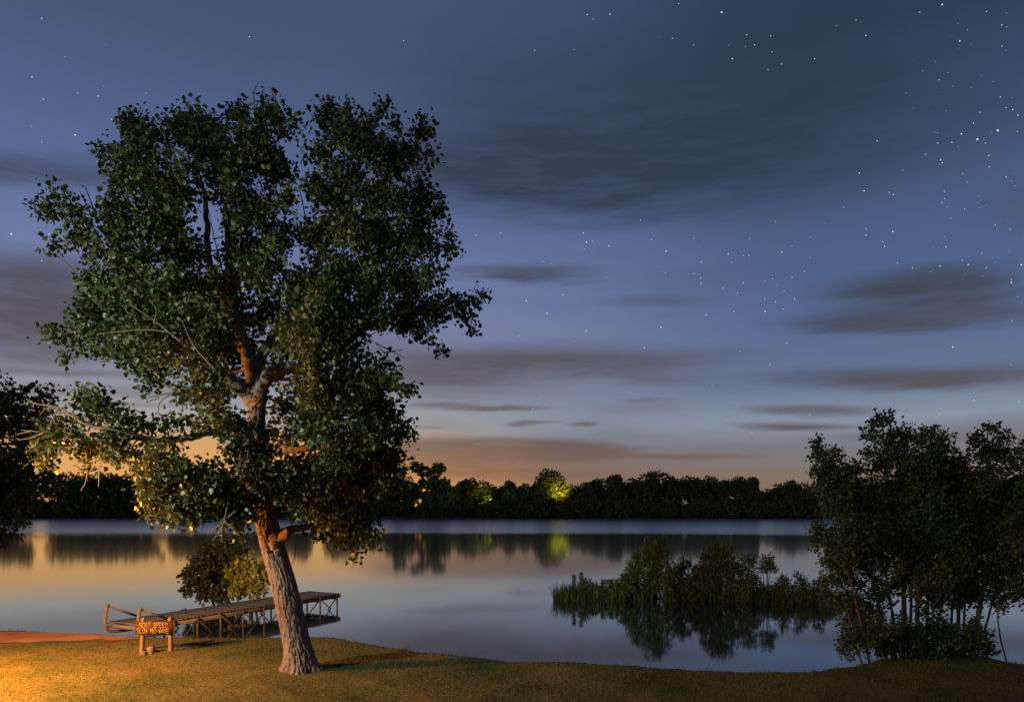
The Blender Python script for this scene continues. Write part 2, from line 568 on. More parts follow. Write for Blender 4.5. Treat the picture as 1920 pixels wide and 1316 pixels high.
def leaves(pos, axis, size, shape=LEAF_ROUND):
    n = len(pos)
    axis = unit(axis)
    nr = rng.normal(size=(n, 3))
    x = unit(np.cross(axis, nr))
    nr = np.cross(x, axis)
    s = size[:, None, None]
    v = pos[:, None, :] + s * (shape[None, :, 0:1] * x[:, None, :] + shape[None, :, 1:2] * axis[:, None, :] + shape[None, :, 2:3] * nr[:, None, :])
    f = LEAF_Q[None] + (np.arange(n) * 6)[:, None, None]
    return v.reshape(-1, 3), f.reshape(-1, 4)


def clump_tips(c, r, n, shell=0.45):
    d = unit(rng.normal(size=(n, 3)))
    u = rng.random(n) ** shell
    return np.asarray(c) + d * (u[:, None] * np.asarray(r))


def foliage(clumps, leaf, per_tip, tip_r, tips_per_area, shape=LEAF_ROUND, droop=0.5, twig_r=0.006, twigs=True):
    """clumps: (centre, (rx,ry,rz)) -> crown arrays and twig arrays"""
    pos, ax = [], []
    tw = MB()
    for c, r in clumps:
        n = max(3, int(tips_per_area * math.pi * r[0] * r[2]))
        tips = clump_tips(c, r, n)
        if twigs:
            k = min(n, 40)
            for tp in tips[:k]:
                a = np.asarray(c) + (rng.random(3) - 0.5) * np.asarray(r) * 0.5
                m = (a + tp) / 2 + rng.normal(size=3) * 0.07 * np.linalg.norm(tp - a)
                tw.tube([a, m, tp], [twig_r * 1.6, twig_r * 1.1, twig_r * 0.5], 3, False)
        m = per_tip
        q = np.repeat(tips, m, axis=0) + rng.normal(size=(n * m, 3)) * tip_r * 0.6
        out = unit(q - np.asarray(c))
        a = out * 0.5 + rng.normal(size=(n * m, 3)) * 0.7
        a[:, 2] -= droop
        pos.append(q); ax.append(a)
    pos = np.concatenate(pos); ax = np.concatenate(ax)
    size = leaf * (0.45 + 1.0 * rng.random(len(pos)) ** 1.3)
    v, f = leaves(pos, ax, size.astype(np.float32), shape)
    return v, f, tw


def connect(skel, rads, clumps, mb, sides=5, thick=1.0, minr=0.010):
    """branches from the nearest lower skeleton node out to every clump"""
    nodes = [Vector(p) for p in skel]; rr = list(rads)
    todo = [Vector(c) for c, r in clumps]
    arr = np.array([tuple(n) for n in nodes]); rarr = np.array(rr)
    order = sorted(range(len(todo)), key=lambda i: float(np.min(np.linalg.norm(arr - np.array(todo[i]), axis=1))))
    for i in order:
        c = todo[i]
        cn = np.array(tuple(c))
        dd = np.linalg.norm(arr - cn, axis=1)
        cost = dd + 0.7 * np.maximum(0, arr[:, 2] - cn[2] + 0.1) + 0.25 * (rarr < 0.02)
        j = int(np.argmin(cost))
        a = Vector(arr[j]); d = c - a
        if d.length < 0.05:
            continue
        r0 = min(rarr[j] * 0.62, (0.014 + 0.020 * d.length) * thick); r0 = max(r0, minr)
        bow = Vector((random.uniform(-.1, .1), random.uniform(-.1, .1), random.uniform(-.02, .12))) * d.length
        path = spline([a, a + d * 0.4 + bow, a + d * 0.75 + bow * 0.5, c], 3)
        n = len(path)
        rad = [max(minr * 0.7, r0 * (1 - 0.62 * k / (n - 1))) for k in range(n)]
        mb.tube(path, rad, sides, False)
        arr = np.vstack([arr, np.array([tuple(p) for p in path[3:]])]); rarr = np.concatenate([rarr, rad[3:]])


# ------------------------------------------------------------------ terrain and lake
def px_ground(px, py, z):
    return P(px, py, (CAM_Z - z) * F / (py - HZ))


SH = [(-200, 1168), (0, 1175), (100, 1179), (200, 1183), (270, 1188), (400, 1190), (520, 1189), (600, 1186), (650, 1192), (700, 1201), (800, 1215), (900, 1225), (960, 1232), (1010, 1231),
      (1100, 1235), (1200, 1241), (1300, 1247), (1400, 1251), (1500, 1250), (1570, 1243), (1640, 1229), (1700, 1221), (1800, 1220), (1850, 1224), (1900, 1235), (1960, 1245), (2100, 1250)]
shore = [px_ground(a, b, 0.40) for a, b in SH]
shore = [(p.x, p.y) for p in shore]
poly = [(-900, -900), (-900, 140), (-150, 120), (-62, 78), (-40, 50), (-28, 36), (-22.5, 28.5), (-20.5, 26)] + shore + [(22, 13), (40, 6), (120, -20), (900, -60), (900, -900)]
PA = np.array(poly); PB = np.roll(PA, -1, axis=0)


def sdist(x, y):
    x = np.asarray(x, float); y = np.asarray(y, float)
    best = np.full(x.shape, 1e9)
    inside = np.zeros(x.shape, bool)
    for (ax, ay), (bx, by) in zip(PA, PB):
        dx, dy = bx - ax, by - ay
        t = np.clip(((x - ax) * dx + (y - ay) * dy) / (dx * dx + dy * dy), 0, 1)
        best = np.minimum(best, np.hypot(x - ax - t * dx, y - ay - t * dy))
        c = ((ay > y) != (by > y)) & (x < (bx - ax) * (y - ay) / (by - ay + 1e-12) + ax)
        inside ^= c
    return np.where(inside, best, -best)


def hnoise(x, y):
    return (np.sin(x * 0.9 + 1.3 * np.sin(y * 0.7)) * np.cos(y * 1.1 + 0.8 * np.sin(x * 0.5)) * 0.5
            + 0.3 * np.sin(x * 2.3 + y * 1.7 + 2 * np.sin(y * 0.9)) + 0.2 * np.sin(3.7 * x - 2.9 * y + np.sin(x * 2.1)))


TREE_BASE = (-5.03, 16.35)


def smooth(t):
    t = np.clip(t, 0, 1)
    return t * t * (3 - 2 * t)


def height(x, y):
    x = np.asarray(x, float); y = np.asarray(y, float)
    s = sdist(x, y) + 0.10 * hnoise(x * 2.7, y * 2.7)
    z = np.where(s < 0, -0.9 + 0.9 * smooth((s + 2.5) / 2.5), 0.0)
    z = z + np.where(s >= 0, 0.36 * smooth(s / 0.30) + 0.10 * smooth(s / 4.0), 0)
    inl = smooth(s / 1.5)
    z = z + inl * (0.045 * hnoise(x, y) + 0.016 * hnoise(x * 3.1 + 5, y * 3.3))
    z = z + smooth((12.5 - y) / 11.0) * 2.2 * inl
    z = z + smooth((-y - 5) / 60.0) * 2.0
    d2 = (x - TREE_BASE[0] + 0.15) ** 2 / 0.9 + (y - TREE_BASE[1]) ** 2 / 0.5
    z = z + 0.10 * np.exp(-d2 / 0.55)
    return z


def H(x, y):
    return float(height(np.array([x]), np.array([y]))[0])


def axis_pts(segs):
    out = []
    for a, b, st in segs:
        out += list(np.arange(a, b, st))
    out.append(segs[-1][1])
    return np.array(out)


gx = axis_pts([(-900, -120, 60), (-120, -40, 4), (-40, -19, 0.8), (-19, 16, 0.11), (16, 40, 0.8), (40, 120, 5), (120, 900, 60)])
gy = axis_pts([(-900, -60, 60), (-60, 0, 5), (0, 12, 0.6), (12, 24, 0.11), (24, 50, 0.6), (50, 150, 5)])
XX, YY = np.meshgrid(gx, gy)
ZZ = height(XX, YY)
V = np.stack([XX, YY, ZZ], -1).reshape(-1, 3)
nx, ny = len(gx), len(gy)
idx = np.arange(nx * ny).reshape(ny, nx)
Fq = np.stack([idx[:-1, :-1], idx[:-1, 1:], idx[1:, 1:], idx[1:, :-1]], -1).reshape(-1, 4)
tag(obj('ground', np_mesh('ground', V, Fq, True), MAT['turf']), 'grassy near bank of the lake', kind='structure')

# lake
wm = MB()
wm.add([(-1500, 5, 0), (1500, 5, 0), (1500, 420, 0), (-1500, 420, 0)], [(0, 1, 2, 3)])
tag(obj('lake_water', wm.mesh('lake_water'), MAT['water']), 'calm lake reflecting the night sky', kind='structure')
bed = MB()
bed.add([(-4000, 100, -1.2), (4000, 100, -1.2), (4000, 5000, -1.2), (-4000, 5000, -1.2)], [(0, 1, 2, 3)])
tag(obj('lake_bed', bed.mesh('lake_bed'), MAT['mud']), 'lake bed under the water', kind='structure')

# far bank: shoreline that wanders, rising gently behind
fx = np.linspace(-900, 900, 361)
fy0 = 276 + 5 * np.sin(fx * 0.02) + 2.5 * np.sin(fx * 0.07 + 1) + np.where(np.abs(fx) > 330, -(np.abs(fx) - 330) * 0.25, 0)
rows = [(0, -0.6), (1.2, 0.12), (4, 0.7), (14, 1.2), (60, 2.0), (300, 5), (2500, 10)]
FV = np.stack([np.stack([fx * (1 + (dy > 200) * dy / 900), fy0 + dy, np.full_like(fx, z) + (0.15 * np.sin(fx * 0.31 + dy) if z > 0.5 else 0)], -1) for dy, z in rows], 0)
idx = np.arange(len(rows) * len(fx)).reshape(len(rows), len(fx))
Fq = np.stack([idx[:-1, :-1], idx[:-1, 1:], idx[1:, 1:], idx[1:, :-1]], -1).reshape(-1, 4)
tag(obj('far_bank', np_mesh('far_bank', FV.reshape(-1, 3), Fq, True), MAT['mud']), 'dark far bank of the lake', kind='structure')

# dirt boat-launch path beside the water, 6 mm above the turf
pu = np.linspace(0, 1, 90); pv = np.linspace(0, 1, 16)
U, Vv = np.meshgrid(pu, pv)
xl = -24 + U * 12.9
top = 22.0 - 0.55 * smooth((U - 0.6) / 0.4) * 1.0
bot = 19.75 + 0.9 * smooth((U - 0.55) / 0.45) + 0.12 * np.sin(U * 31) + 0.07 * np.sin(U * 77 + 1)
yl = bot + (top - bot) * Vv
zl = height(xl, yl) + 0.012
idx = np.arange(U.size).reshape(U.shape)
Fq = np.stack([idx[:-1, :-1], idx[:-1, 1:], idx[1:, 1:], idx[1:, :-1]], -1).reshape(-1, 4)
tag(obj('dirt_path', np_mesh('dirt_path', np.stack([xl, yl, zl], -1).reshape(-1, 3), Fq, True), MAT['path']), 'bare dirt boat launch track beside the water', kind='structure')


# ------------------------------------------------------------------ the lamps of the place (posts stand out of frame)
def street_lamp(x, y, h, aim, col, watts, radius, label, blend=0.6, cone=150):
    z = H(x, y) if y < 60 else 1.2
    t = thing('street_lamp', (x, y, z - 0.05), label, 'lamp')
    m = MB(); m.tube([(0, 0, 0), (0, 0, h * 0.5), (0, 0, h)], [0.09, 0.07, 0.055], 10)
    obj('pole', m.mesh('pole', True), MAT['lamp_metal'], t)
    d = Vector((aim[0] - x, aim[1] - y, 0)).normalized()
    m = MB(); m.tube([(0, 0, h - 0.05), tuple(d * 0.5 + Vector((0, 0, h + 0.15))), tuple(d * 1.0 + Vector((0, 0, h + 0.18)))], [0.04, 0.035, 0.03], 8)
    obj('arm', m.mesh('arm', True), MAT['lamp_metal'], t)
    m = MB()
    c = d * 1.05 + Vector((0, 0, h + 0.16))
    for k in range(12):
        pass
    m.tube([tuple(c + Vector((0, 0, 0.12))), tuple(c + Vector((0, 0, 0.08))), tuple(c)], [0.05, 0.14, 0.22], 12, False)
    obj('lamp_shade', m.mesh('lamp_shade', True), MAT['lamp_metal'], t)
    m = MB()
    m.tube([tuple(c + Vector((0, 0, 0.02))), tuple(c + Vector((0, 0, -0.03))), tuple(c + Vector((0, 0, -0.07)))], [0.07, 0.08, 0.04], 10)
    obj('bulb', m.mesh('bulb', True), emis('bulb_glow', col, 6.0 if y < 60 else 0.5), t)
    l = bpy.data.lights.new('lamp_light', 'SPOT')
    l.energy = watts; l.color = col; l.shadow_soft_size = radius
    l.spot_size = R(cone); l.spot_blend = blend
    lo = bpy.data.objects.new('lamp_light', l)
    COL.objects.link(lo)
    lo.parent = t
    lo.location = c + Vector((0, 0, -0.14))
    v = Vector(aim) - Vector((x, y, z - 0.05)) - lo.location
    lo.rotation_euler = v.to_track_quat('-Z', 'Y').to_euler()
    return t


street_lamp(-13.4, 13.0, 3.4, (-9, 16.5, 0.5), (1.0, 0.345, 0.02), 7600, 0.12, 'sodium street lamp on the left of the bank', 0.35, 172)
street_lamp(-15.5, 5.5, 4.4, (-8.8, 15.5, 5.0), (0.86, 1.0, 0.78), 8600, 0.15, 'greenish white lamp behind the sodium lamp', 0.9, 100)

# ------------------------------------------------------------------ the big cottonwood
D0 = 16.35


def main_tree():
    bx, by = TREE_BASE
    bz = H(bx, by)
    root = thing('cottonwood_tree', (bx, by, bz - 0.15), 'big leaning cottonwood with furrowed trunk on the grass bank beside the dock', 'tree')
    O = Vector((bx, by, bz - 0.15))

    def q(px, py, d=0.0):
        return P(px, py, D0 + d) - O
    k = D0 / F
    tp = [(566, 1262, 0, 47), (562, 1238, 0, 39), (556, 1205, 0, 33), (547, 1160, 0, 31), (536, 1110, 0, 30.5), (522, 1060, 0.05, 29), (509, 1015, .1, 30), (500, 980, .1, 26), (493, 945, .15, 24.5),
          (487, 900, .2, 23), (484, 850, .25, 21), (482, 800, .25, 20), (481, 760, .25, 21), (480, 738, .25, 16)]
    pts = spline([q(a, b, c) for a, b, c, w in tp], 24)
    rad = lerp_list([w * k * 0.74 for a, b, c, w in tp], 24)
    S = 130
    n = len(pts)
    V = np.zeros((n, S, 3), np.float32)
    for i, p in enumerate(pts):
        t = (pts[min(i + 1, n - 1)] - pts[max(i - 1, 0)]).normalized()
        s = Vector((1, 0, 0)); s = (s - t * s.dot(t)).normalized(); u = t.cross(s)
        hh = p.z
        for j in range(S):
            a = 2 * math.pi * j / S
            ca, sa = math.cos(a), math.sin(a)
            # interlacing furrowed bark plates
            w1 = 0.5 * mnoise.noise(Vector((ca * 1.5, sa * 1.5, hh * 1.8)))
            f3 = mnoise.noise(Vector((ca * 9, sa * 9, hh * 14)))
            w2 = mnoise.noise(Vector((ca * 5, sa * 5, hh * 6 + 3)))
            ds, _ = mnoise.voronoi(Vector((ca * 4.3 + w1 + .25 * w2, sa * 4.3 + w1 - .25 * w2, hh * 1.5 + .4 * w2)))
            e1 = ds[1] - ds[0]
            ds, _ = mnoise.voronoi(Vector((ca * 7.5 + w1 + 7, sa * 7.5 + w1 + .2 * w2, hh * 2.4)))
            e2 = ds[1] - ds[0]
            lump = mnoise.noise(Vector((ca * 0.9, sa * 0.9, hh * 0.9 + 4)))
            r = rad[i] * (1 + 0.06 * lump) + 0.012
            r += -0.046 * math.exp(-(e1 / 0.12) ** 2) - 0.020 * math.exp(-(e2 / 0.11) ** 2) + 0.008 * f3
            # root buttresses
            fl = max(0.0, 1 - hh / 0.55)
            r += fl * fl * (0.15 * (0.5 + 0.5 * math.cos(a * 5 + 0.8)) + 0.16 * max(0, -ca))
            V[i, j] = p + (s * ca + u * sa) * r
    idx = np.arange(n * S).reshape(n, S)
    i2 = np.roll(idx, -1, axis=1)
    Fq = np.stack([idx[:-1], i2[:-1], i2[1:], idx[1:]], -1).reshape(-1, 4)
    obj('trunk', np_mesh('trunk', V.reshape(-1, 3), Fq, False), MAT['bark'], root)

    # cut stub and knot
    m = MB()
    a = q(512, 1010, -0.05)
    m.tube(spline([a, q(526, 1010, -.10), q(536, 1003, -.16), q(542, 994, -.2)], 8), lerp_list([.17, .13, .105, .075], 8), 20)
    obj('branch_stub', roughen(m.mesh('branch_stub', False), .035, 7), MAT['bark'], root)
    m = MB()
    for px, py, rr in ((500, 1028, .10), (513, 1024, .13), (519, 1034, .09)):
        c = q(px, py, -0.27)
        m.tube([c + Vector((0, .12, 0)), c + Vector((0, .04, 0)), c, c + Vector((0, -.035, .0)), c + Vector((0, -.045, 0)), c + Vector((0, -.01, 0))], [rr * 1.15, rr * 1.0, rr * .85, rr * .65, rr * .45, rr * .3], 16)
    obj('knot', roughen(m.mesh('knot', False), .04, 6), MAT['bark'], root)

    limbs = [
        [(480, 752, .25, 17), (462, 735, .1, 14), (430, 714, -.2, 11.5), (402, 697, -.4, 10), (382, 668, -.6, 8), (350, 620, -.9, 6), (310, 560, -1.2, 5), (285, 500, -1.4, 3.5), (250, 440, -1.5, 2.5)],
        [(482, 752, .25, 17), (491, 722, .0, 13), (506, 700, -.2, 11.5), (530, 693, -.35, 10), (575, 688, -.5, 8.5), (625, 660, -.6, 7), (680, 620, -.6, 5.5), (740, 590, -.5, 4), (820, 575, -.3, 2.6)],
        [(480, 750, .28, 17), (474, 700, .5, 14), (458, 650, .7, 12.5), (442, 600, .8, 11), (436, 540, .9, 10), (430, 470, .9, 8), (425, 390, .9, 6), (440, 300, .9, 4), (455, 225, .8, 2.5)],
        [(474, 705, .5, 12), (500, 650, .9, 9.5), (540, 590, 1.2, 8.5), (585, 510, 1.4, 7.5), (625, 430, 1.4, 6), (660, 350, 1.3, 4.5), (690, 270, 1.2, 3)],
        [(450, 625, .7, 9), (415, 560, .5, 7.5), (392, 490, .3, 6.5), (388, 420, .2, 5.2), (380, 350, .2, 4), (340, 290, .2, 3), (270, 250, .1, 2)],
        [(483, 815, .2, 14), (450, 805, -.1, 10), (405, 806, -.4, 8), (365, 818, -.7, 6.5), (320, 826, -.9, 6), (280, 824, -1.1, 5.4), (225, 812, -1.3, 4.5), (170, 797, -1.5, 3.2), (135, 775, -1.6, 2.2)],
        [(540, 590, 1.2, 7), (610, 560, 1.0, 5.5), (690, 510, .7, 4.5), (770, 450, .6, 3.4), (815, 400, .5, 2.2)],
        [(484, 855, .2, 13), (530, 845, .1, 9), (580, 840, 0, 7), (640, 830, -.1, 5.5), (700, 825, 0, 4), (745, 815, .1, 2.5)],
        [(512, 1005, .1, 12), (560, 990, .3, 7), (605, 985, .5, 5.5), (650, 990, .6, 4), (690, 1010, .7, 2.5)],
        [(488, 905, .1, 12), (455, 895, -.3, 8), (410, 895, -.8, 6.5), (360, 905, -1.1, 5), (310, 920, -1.3, 3)],
        [(382, 668, -.6, 6), (330, 655, -.9, 5), (270, 640, -1.1, 4), (200, 630, -1.2, 3), (120, 622, -1.3, 2)],
        [(310, 560, -1.2, 4.5), (250, 520, -1.4, 3.8), (200, 475, -1.5, 3.2), (160, 430, -1.6, 2.6), (110, 395, -1.7, 1.8)],
    ]
    skel, rads = list(pts[int(n * .62)::8]), [rad[i] for i in range(int(n * .62), n, 8)]
    for lm in limbs:
        lp = spline([q(a, b, c) for a, b, c, w in lm], 6)
        lr = lerp_list([w * k for a, b, c, w in lm], 6)
        jit = [p + Vector((random.uniform(-1, 1), random.uniform(-1, 1), random.uniform(-1, 1))) * lr[i] * 0.25 for i, p in enumerate(lp)]
        m = MB(); m.tube(jit, lr, 9)
        obj('limb', m.mesh('limb', True), MAT['branch_bark'], root)
        skel += lp[2:]; rads += lr[2:]

    CL = [  # px, py, radius px (, depth)
        (252, 222, 24), (270, 262, 48), (208, 285, 22, -.6), (335, 240, 36), (372, 222, 28), (400, 270, 58), (442, 205, 24), (505, 205, 30), (480, 260, 56), (540, 235, 20),
        (245, 330, 50), (320, 340, 62), (430, 335, 50), (505, 310, 40), (228, 410, 48, -1.2), (300, 420, 60, -1.0), (240, 480, 50, -1.5), (345, 465, 40, -.8),
        (115, 385, 34, -1.7), (78, 390, 20, -1.8), (150, 425, 32, -1.6), (103, 455, 17, -1.6), (168, 465, 27, -1.6), (178, 520, 30, -1.4), (195, 550, 42, -1.4), (258, 560, 58, -1.6), (165, 585, 34, -1.3), (215, 632, 46, -1.5),
        (112, 622, 20, -1.4), (90, 620, 12, -1.4), (142, 660, 13, -1.4), (150, 630, 22, -1.4), (120, 670, 8, -1.3), (180, 660, 18), (295, 635, 58, -1.8), (255, 682, 30, -1.4), (285, 718, 20, -1.3), (325, 555, 50, -1.8),
        (385, 600, 50, -1.7), (365, 672, 48, -1.9), (395, 735, 40, -1.6), (350, 735, 26, -1.6),
        (448, 410, 38), (485, 385, 42), (525, 370, 26), (448, 480, 45), (505, 455, 42), (415, 545, 42), (480, 520, 36), (420, 620, 42), (510, 500, 30), (535, 430, 24),
        (605, 212, 28), (645, 240, 44), (598, 290, 32), (690, 262, 46), (722, 210, 18), (740, 232, 14), (787, 240, 24), (760, 280, 30), (803, 290, 18), (738, 305, 36), (790, 345, 20), (600, 360, 36), (655, 345, 52), (722, 365, 46), (783, 390, 42), (825, 385, 20), (838, 430, 14),
        (832, 465, 20), (852, 462, 9), (590, 440, 40), (645, 430, 56), (720, 445, 54), (788, 448, 42), (690, 525, 50), (755, 520, 48), (808, 515, 26), (622, 515, 52, -1.4), (565, 540, 44), (815, 575, 36), (862, 572, 26), (896, 565, 15), (905, 555, 7), (882, 618, 11), (880, 595, 12), (758, 588, 42), (798, 628, 18), (822, 652, 10), (775, 615, 24),
        (640, 595, 54, -1.7), (572, 605, 50, -1.8), (700, 590, 40), (545, 632, 36, -1.9), (600, 665, 50, -2.0), (662, 655, 32, -1.6), (585, 722, 40, -2.0), (640, 725, 50, -1.6), (708, 705, 38), (748, 725, 20), (768, 730, 8), (690, 762, 46), (735, 770, 18),
        (600, 785, 50, -1.2), (680, 812, 50), (740, 812, 28), (764, 818, 12), (640, 850, 50), (712, 862, 36), (740, 895, 14), (575, 800, 30), (610, 815, 40),
        (520, 905, 34, -1.4), (478, 890, 36, -1.6), (600, 900, 46, -.8), (668, 905, 44), (718, 912, 20), (560, 930, 36, -1.2), (620, 950, 44, -.6), (678, 955, 30), (692, 1012, 22), (650, 1000, 32), (668, 1038, 14), (602, 985, 26), (710, 1005, 12), (560, 900, 40, 1.0), (630, 905, 50, 1.5),
        (446, 785, 24, -1.3), (410, 788, 35, -1.6), (440, 835, 30, -1.6), (300, 850, 30, -1.7), (285, 885, 34, -1.9), (318, 915, 42, -2.0), (370, 925, 42, -1.9), (308, 965, 22, -1.9), (352, 962, 30, -1.9), (400, 900, 42, -1.7), (440, 915, 36, -1.6), (430, 962, 30, -1.6), (462, 950, 26, -1.3), (450, 990, 18, -1.4), (270, 930, 16, -1.9),
        (178, 762, 36, -1.4), (155, 738, 16, -1.4), (230, 788, 34, -1.4), (268, 800, 20, -1.2), (112, 800, 34, -1.6), (92, 832, 24, -1.7), (140, 836, 34, -1.7), (200, 838, 36, -1.6), (245, 850, 28, -1.5), (170, 866, 14, -1.6), (80, 868, 14, -1.6), (312, 800, 22, -1.1), (340, 790, 18, -1), (362, 800, 14, -1), (322, 832, 12, -1.2), (380, 870, 16, -1.4), (350, 880, 12, -1.5),
        (470, 600, 50, 1.5), (440, 655, 40, 1.6), (310, 510, 45, .8), (515, 575, 28, 1.6), (480, 690, 30, 1.8), (370, 530, 40, 1.2), (360, 620, 50, 1.4), (300, 690, 34, -.5), (420, 700, 34, 1.3), (535, 770, 34, .9), (470, 830, 24, -1.0), (482, 868, 30, -1.1), (502, 915, 30, -1.0), (462, 802, 18, -1.1), (500, 806, 16, -.9), (330, 880, 36, -2.0), (300, 930, 34, -2.0), (410, 940, 36, -1.6), (345, 945, 36, -1.9), (460, 925, 34, -1.4), (650, 870, 50, .5), (700, 900, 38, .5), (600, 940, 44, .6), (560, 880, 36, .6), (640, 970, 40, .3), (690, 985, 26, .5), (742, 850, 22, .3), (752, 790, 20, .4), (620, 760, 50, .6), (680, 740, 44, .6), (600, 560, 44, -2.1), (585, 640, 44, -2.3), (505, 850, 22, -1.0), (530, 825, 30, 1.2), (590, 740, 44, 1.2), (520, 690, 34, 1.6)]
    clumps = []
    for c in CL:
        px, py, r = c[:3]
        nx_, ny_ = (px - 480) / 430, (py - 520) / 420
        env = math.sqrt(max(0.04, 1 - min(1, nx_ * nx_ + 0.6 * ny_ * ny_))) * 2.7
        ds = [c[3]] if len(c) > 3 else [random.uniform(-1, 1) * env]
        if r >= 36 and not (len(c) > 3 and c[3] > 0):
            ds.append(-ds[0] * 0.8 + random.uniform(-.5, .5) if abs(ds[0]) > .5 else ds[0] + random.choice((-1, 1)) * random.uniform(1.0, env + .6))
        for j, dd in enumerate(ds):
            rr = r * (1.0 if j == 0 else 0.62)
            w = rr / F * (D0 + dd)
            jx, jy = (0, 0) if j == 0 else (random.uniform(-.15, .15) * r, random.uniform(-.15, .15) * r)
            clumps.append((tuple(q(px + jx, py + jy, dd)), (w, w * 0.95, w)))
    br = MB()
    connect(skel, rads, clumps, br, 5, 1.0, 0.011)
    v, f, tw = foliage(clumps, 0.094, 13, 0.16, 56, LEAF_ROUND, 0.55)
    tag(obj('branches', br.mesh('branches', True), MAT['branch_bark'], root), kind='stuff')
    tag(obj('twigs', tw.mesh('twigs'), MAT['branch_bark'], root), kind='stuff')
    tag(obj('crown', np_mesh('crown', v, f), MAT['cottonwood_leaf'], root), kind='stuff')

    RU = [(520, 900, 30, -1.2), (478, 892, 28, -1.7), (448, 908, 20, -1.7), (545, 880, 24, -1.0), (560, 925, 22, -1.2), (712, 878, 28, -.2), (735, 902, 13, -.1), (650, 880, 38, -.4), (605, 865, 34, -.6), (690, 840, 34, -.3), (500, 930, 22, -1.3)]  # separate clumps in a rust brown leaf colour, low in the crown
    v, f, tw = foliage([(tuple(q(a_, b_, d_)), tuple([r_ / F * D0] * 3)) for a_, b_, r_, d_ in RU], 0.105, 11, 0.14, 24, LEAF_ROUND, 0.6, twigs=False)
    tag(obj('rust_leaves', np_mesh('rust_leaves', v, f), MAT['rust_leaf'], root), 'rust brown leaves low in the crown', kind='stuff')
    DEAD = [
        [(300, 826, -1.2), (215, 806, -1.9), (165, 797, -2.0), (130, 778, -2.0), (108, 764, -2.0), (62, 754, -2.0), (52, 748, -2.0)], [(130, 778, -2.0), (100, 766, -2.0), (85, 765, -2.0), (76, 778, -2.0)], [(62, 754, -2.), (38, 758, -2.)],
        [(108, 764, -2.), (98, 785, -2.), (92, 800, -2.)], [(110, 808, -1.8), (80, 810, -2), (40, 807, -2)], [(80, 810, -2), (58, 820, -2), (36, 823, -2)], [(60, 806, -2), (32, 814, -2)], [(240, 820, -1.6), (170, 826, -1.8), (120, 818, -1.9)],
        [(280, 824, -1.3), (250, 835, -1.6), (222, 838, -1.7)], [(200, 815, -1.6), (185, 850, -1.7), (178, 868, -1.7)], [(168, 880, -1.6), (160, 905, -1.6), (150, 920, -1.6)], [(188, 880, -1.6), (186, 912, -1.6)],
        [(185, 420, -1.5), (172, 380, -1.4), (160, 355, -1.4), (146, 344, -1.4)], [(178, 395, -1.4), (160, 385, -1.4)], [(170, 400, -1.4), (150, 358, -1.4)],
        [(170, 560, -1.4), (130, 500, -1.4), (95, 470, -1.4)], [(480, 230, .8), (475, 180, .8), (483, 154, .8)], [(500, 225, .8), (497, 175, .8)], [(510, 225, .8), (514, 185, .8), (503, 162, .8)],
        [(540, 400, 1.2), (545, 360, 1.2), (562, 318, 1.2)], [(528, 380, .9), (540, 345, .9), (545, 325, .9)], [(575, 420, 1.3), (565, 370, 1.3), (556, 345, 1.3)],
        [(650, 600, .3), (700, 640, .2), (745, 690, .1)], [(690, 632, .2), (720, 615, .2)], [(680, 620, .3), (690, 660, .3), (680, 690, .3)], [(720, 662, .2), (755, 655, .2)], [(705, 645, .2), (760, 672, .1)],
        [(640, 560, .5), (560, 530, .6), (520, 560, .6)], [(430, 560, .8), (400, 440, .8), (385, 365, .8)], [(410, 430, .6), (440, 415, .6)], [(400, 450, .6), (430, 440, .6)], [(395, 470, .6), (425, 470, .6), (440, 490, .6)],
        [(360, 560, -1.9), (325, 550, -2.1), (270, 525, -2.2)], [(340, 640, -2.3), (290, 600, -2.4), (240, 570, -2.4)], [(330, 625, -2.3), (270, 620, -2.4), (180, 625, -2.2)], [(400, 690, -2.3), (365, 650, -2.5), (340, 600, -2.5)], [(290, 610, -2.4), (295, 580, -2.4), (280, 560, -2.4)],
        [(600, 650, -2.4), (590, 600, -2.5), (610, 540, -2.4)], [(590, 600, -2.5), (570, 560, -2.4)], [(320, 735, -1.5), (290, 742, -1.5), (255, 752, -1.5)], [(330, 730, -1.5), (300, 755, -1.5), (296, 780, -1.5)], [(300, 745, -1.5), (275, 755, -1.5)],
        [(310, 970, -1.8), (272, 965, -1.8), (258, 975, -1.8)], [(272, 955, -1.8), (278, 982, -1.8)], [(430, 940, -1.9), (415, 990, -2.0), (398, 1012, -2.0)], [(420, 975, -2.0), (440, 995, -2.0), (450, 1005, -2.0)], [(440, 960, -2.), (412, 985, -2.), (390, 1000, -2.0)], [(415, 990, -2), (418, 1015, -2)], [(385, 960, -1.9), (378, 1000, -1.9)],
        [(482, 800, -.4), (468, 840, -1.6), (462, 860, -1.7)], [(462, 845, -1.7), (452, 825, -1.8)], [(500, 740, -.5), (480, 760, -1.0), (470, 772, -1.2)], [(555, 1020, .3), (552, 1045, .2), (548, 1060, .2)], [(600, 1000, .4), (618, 1030, .4), (625, 1045, .4)], [(610, 850, -.8), (635, 890, -.9), (650, 910, -.9)], [(590, 830, -.8), (640, 870, -.9), (665, 900, -.9)]]
    for dl in DEAD:
        dm = MB()
        pp = spline([q(*a) + Vector((random.uniform(-.02, .02), 0, random.uniform(-.02, .02))) for a in dl], 4)
        nn = len(pp)
        r0 = 0.020 if len(dl) < 5 else 0.036
        dm.tube(pp, [r0 * (1 - 0.7 * i / (nn - 1)) for i in range(nn)], 5)
        obj('dead_branch', dm.mesh('dead_branch'), MAT['dead_twig'], root)


main_tree()


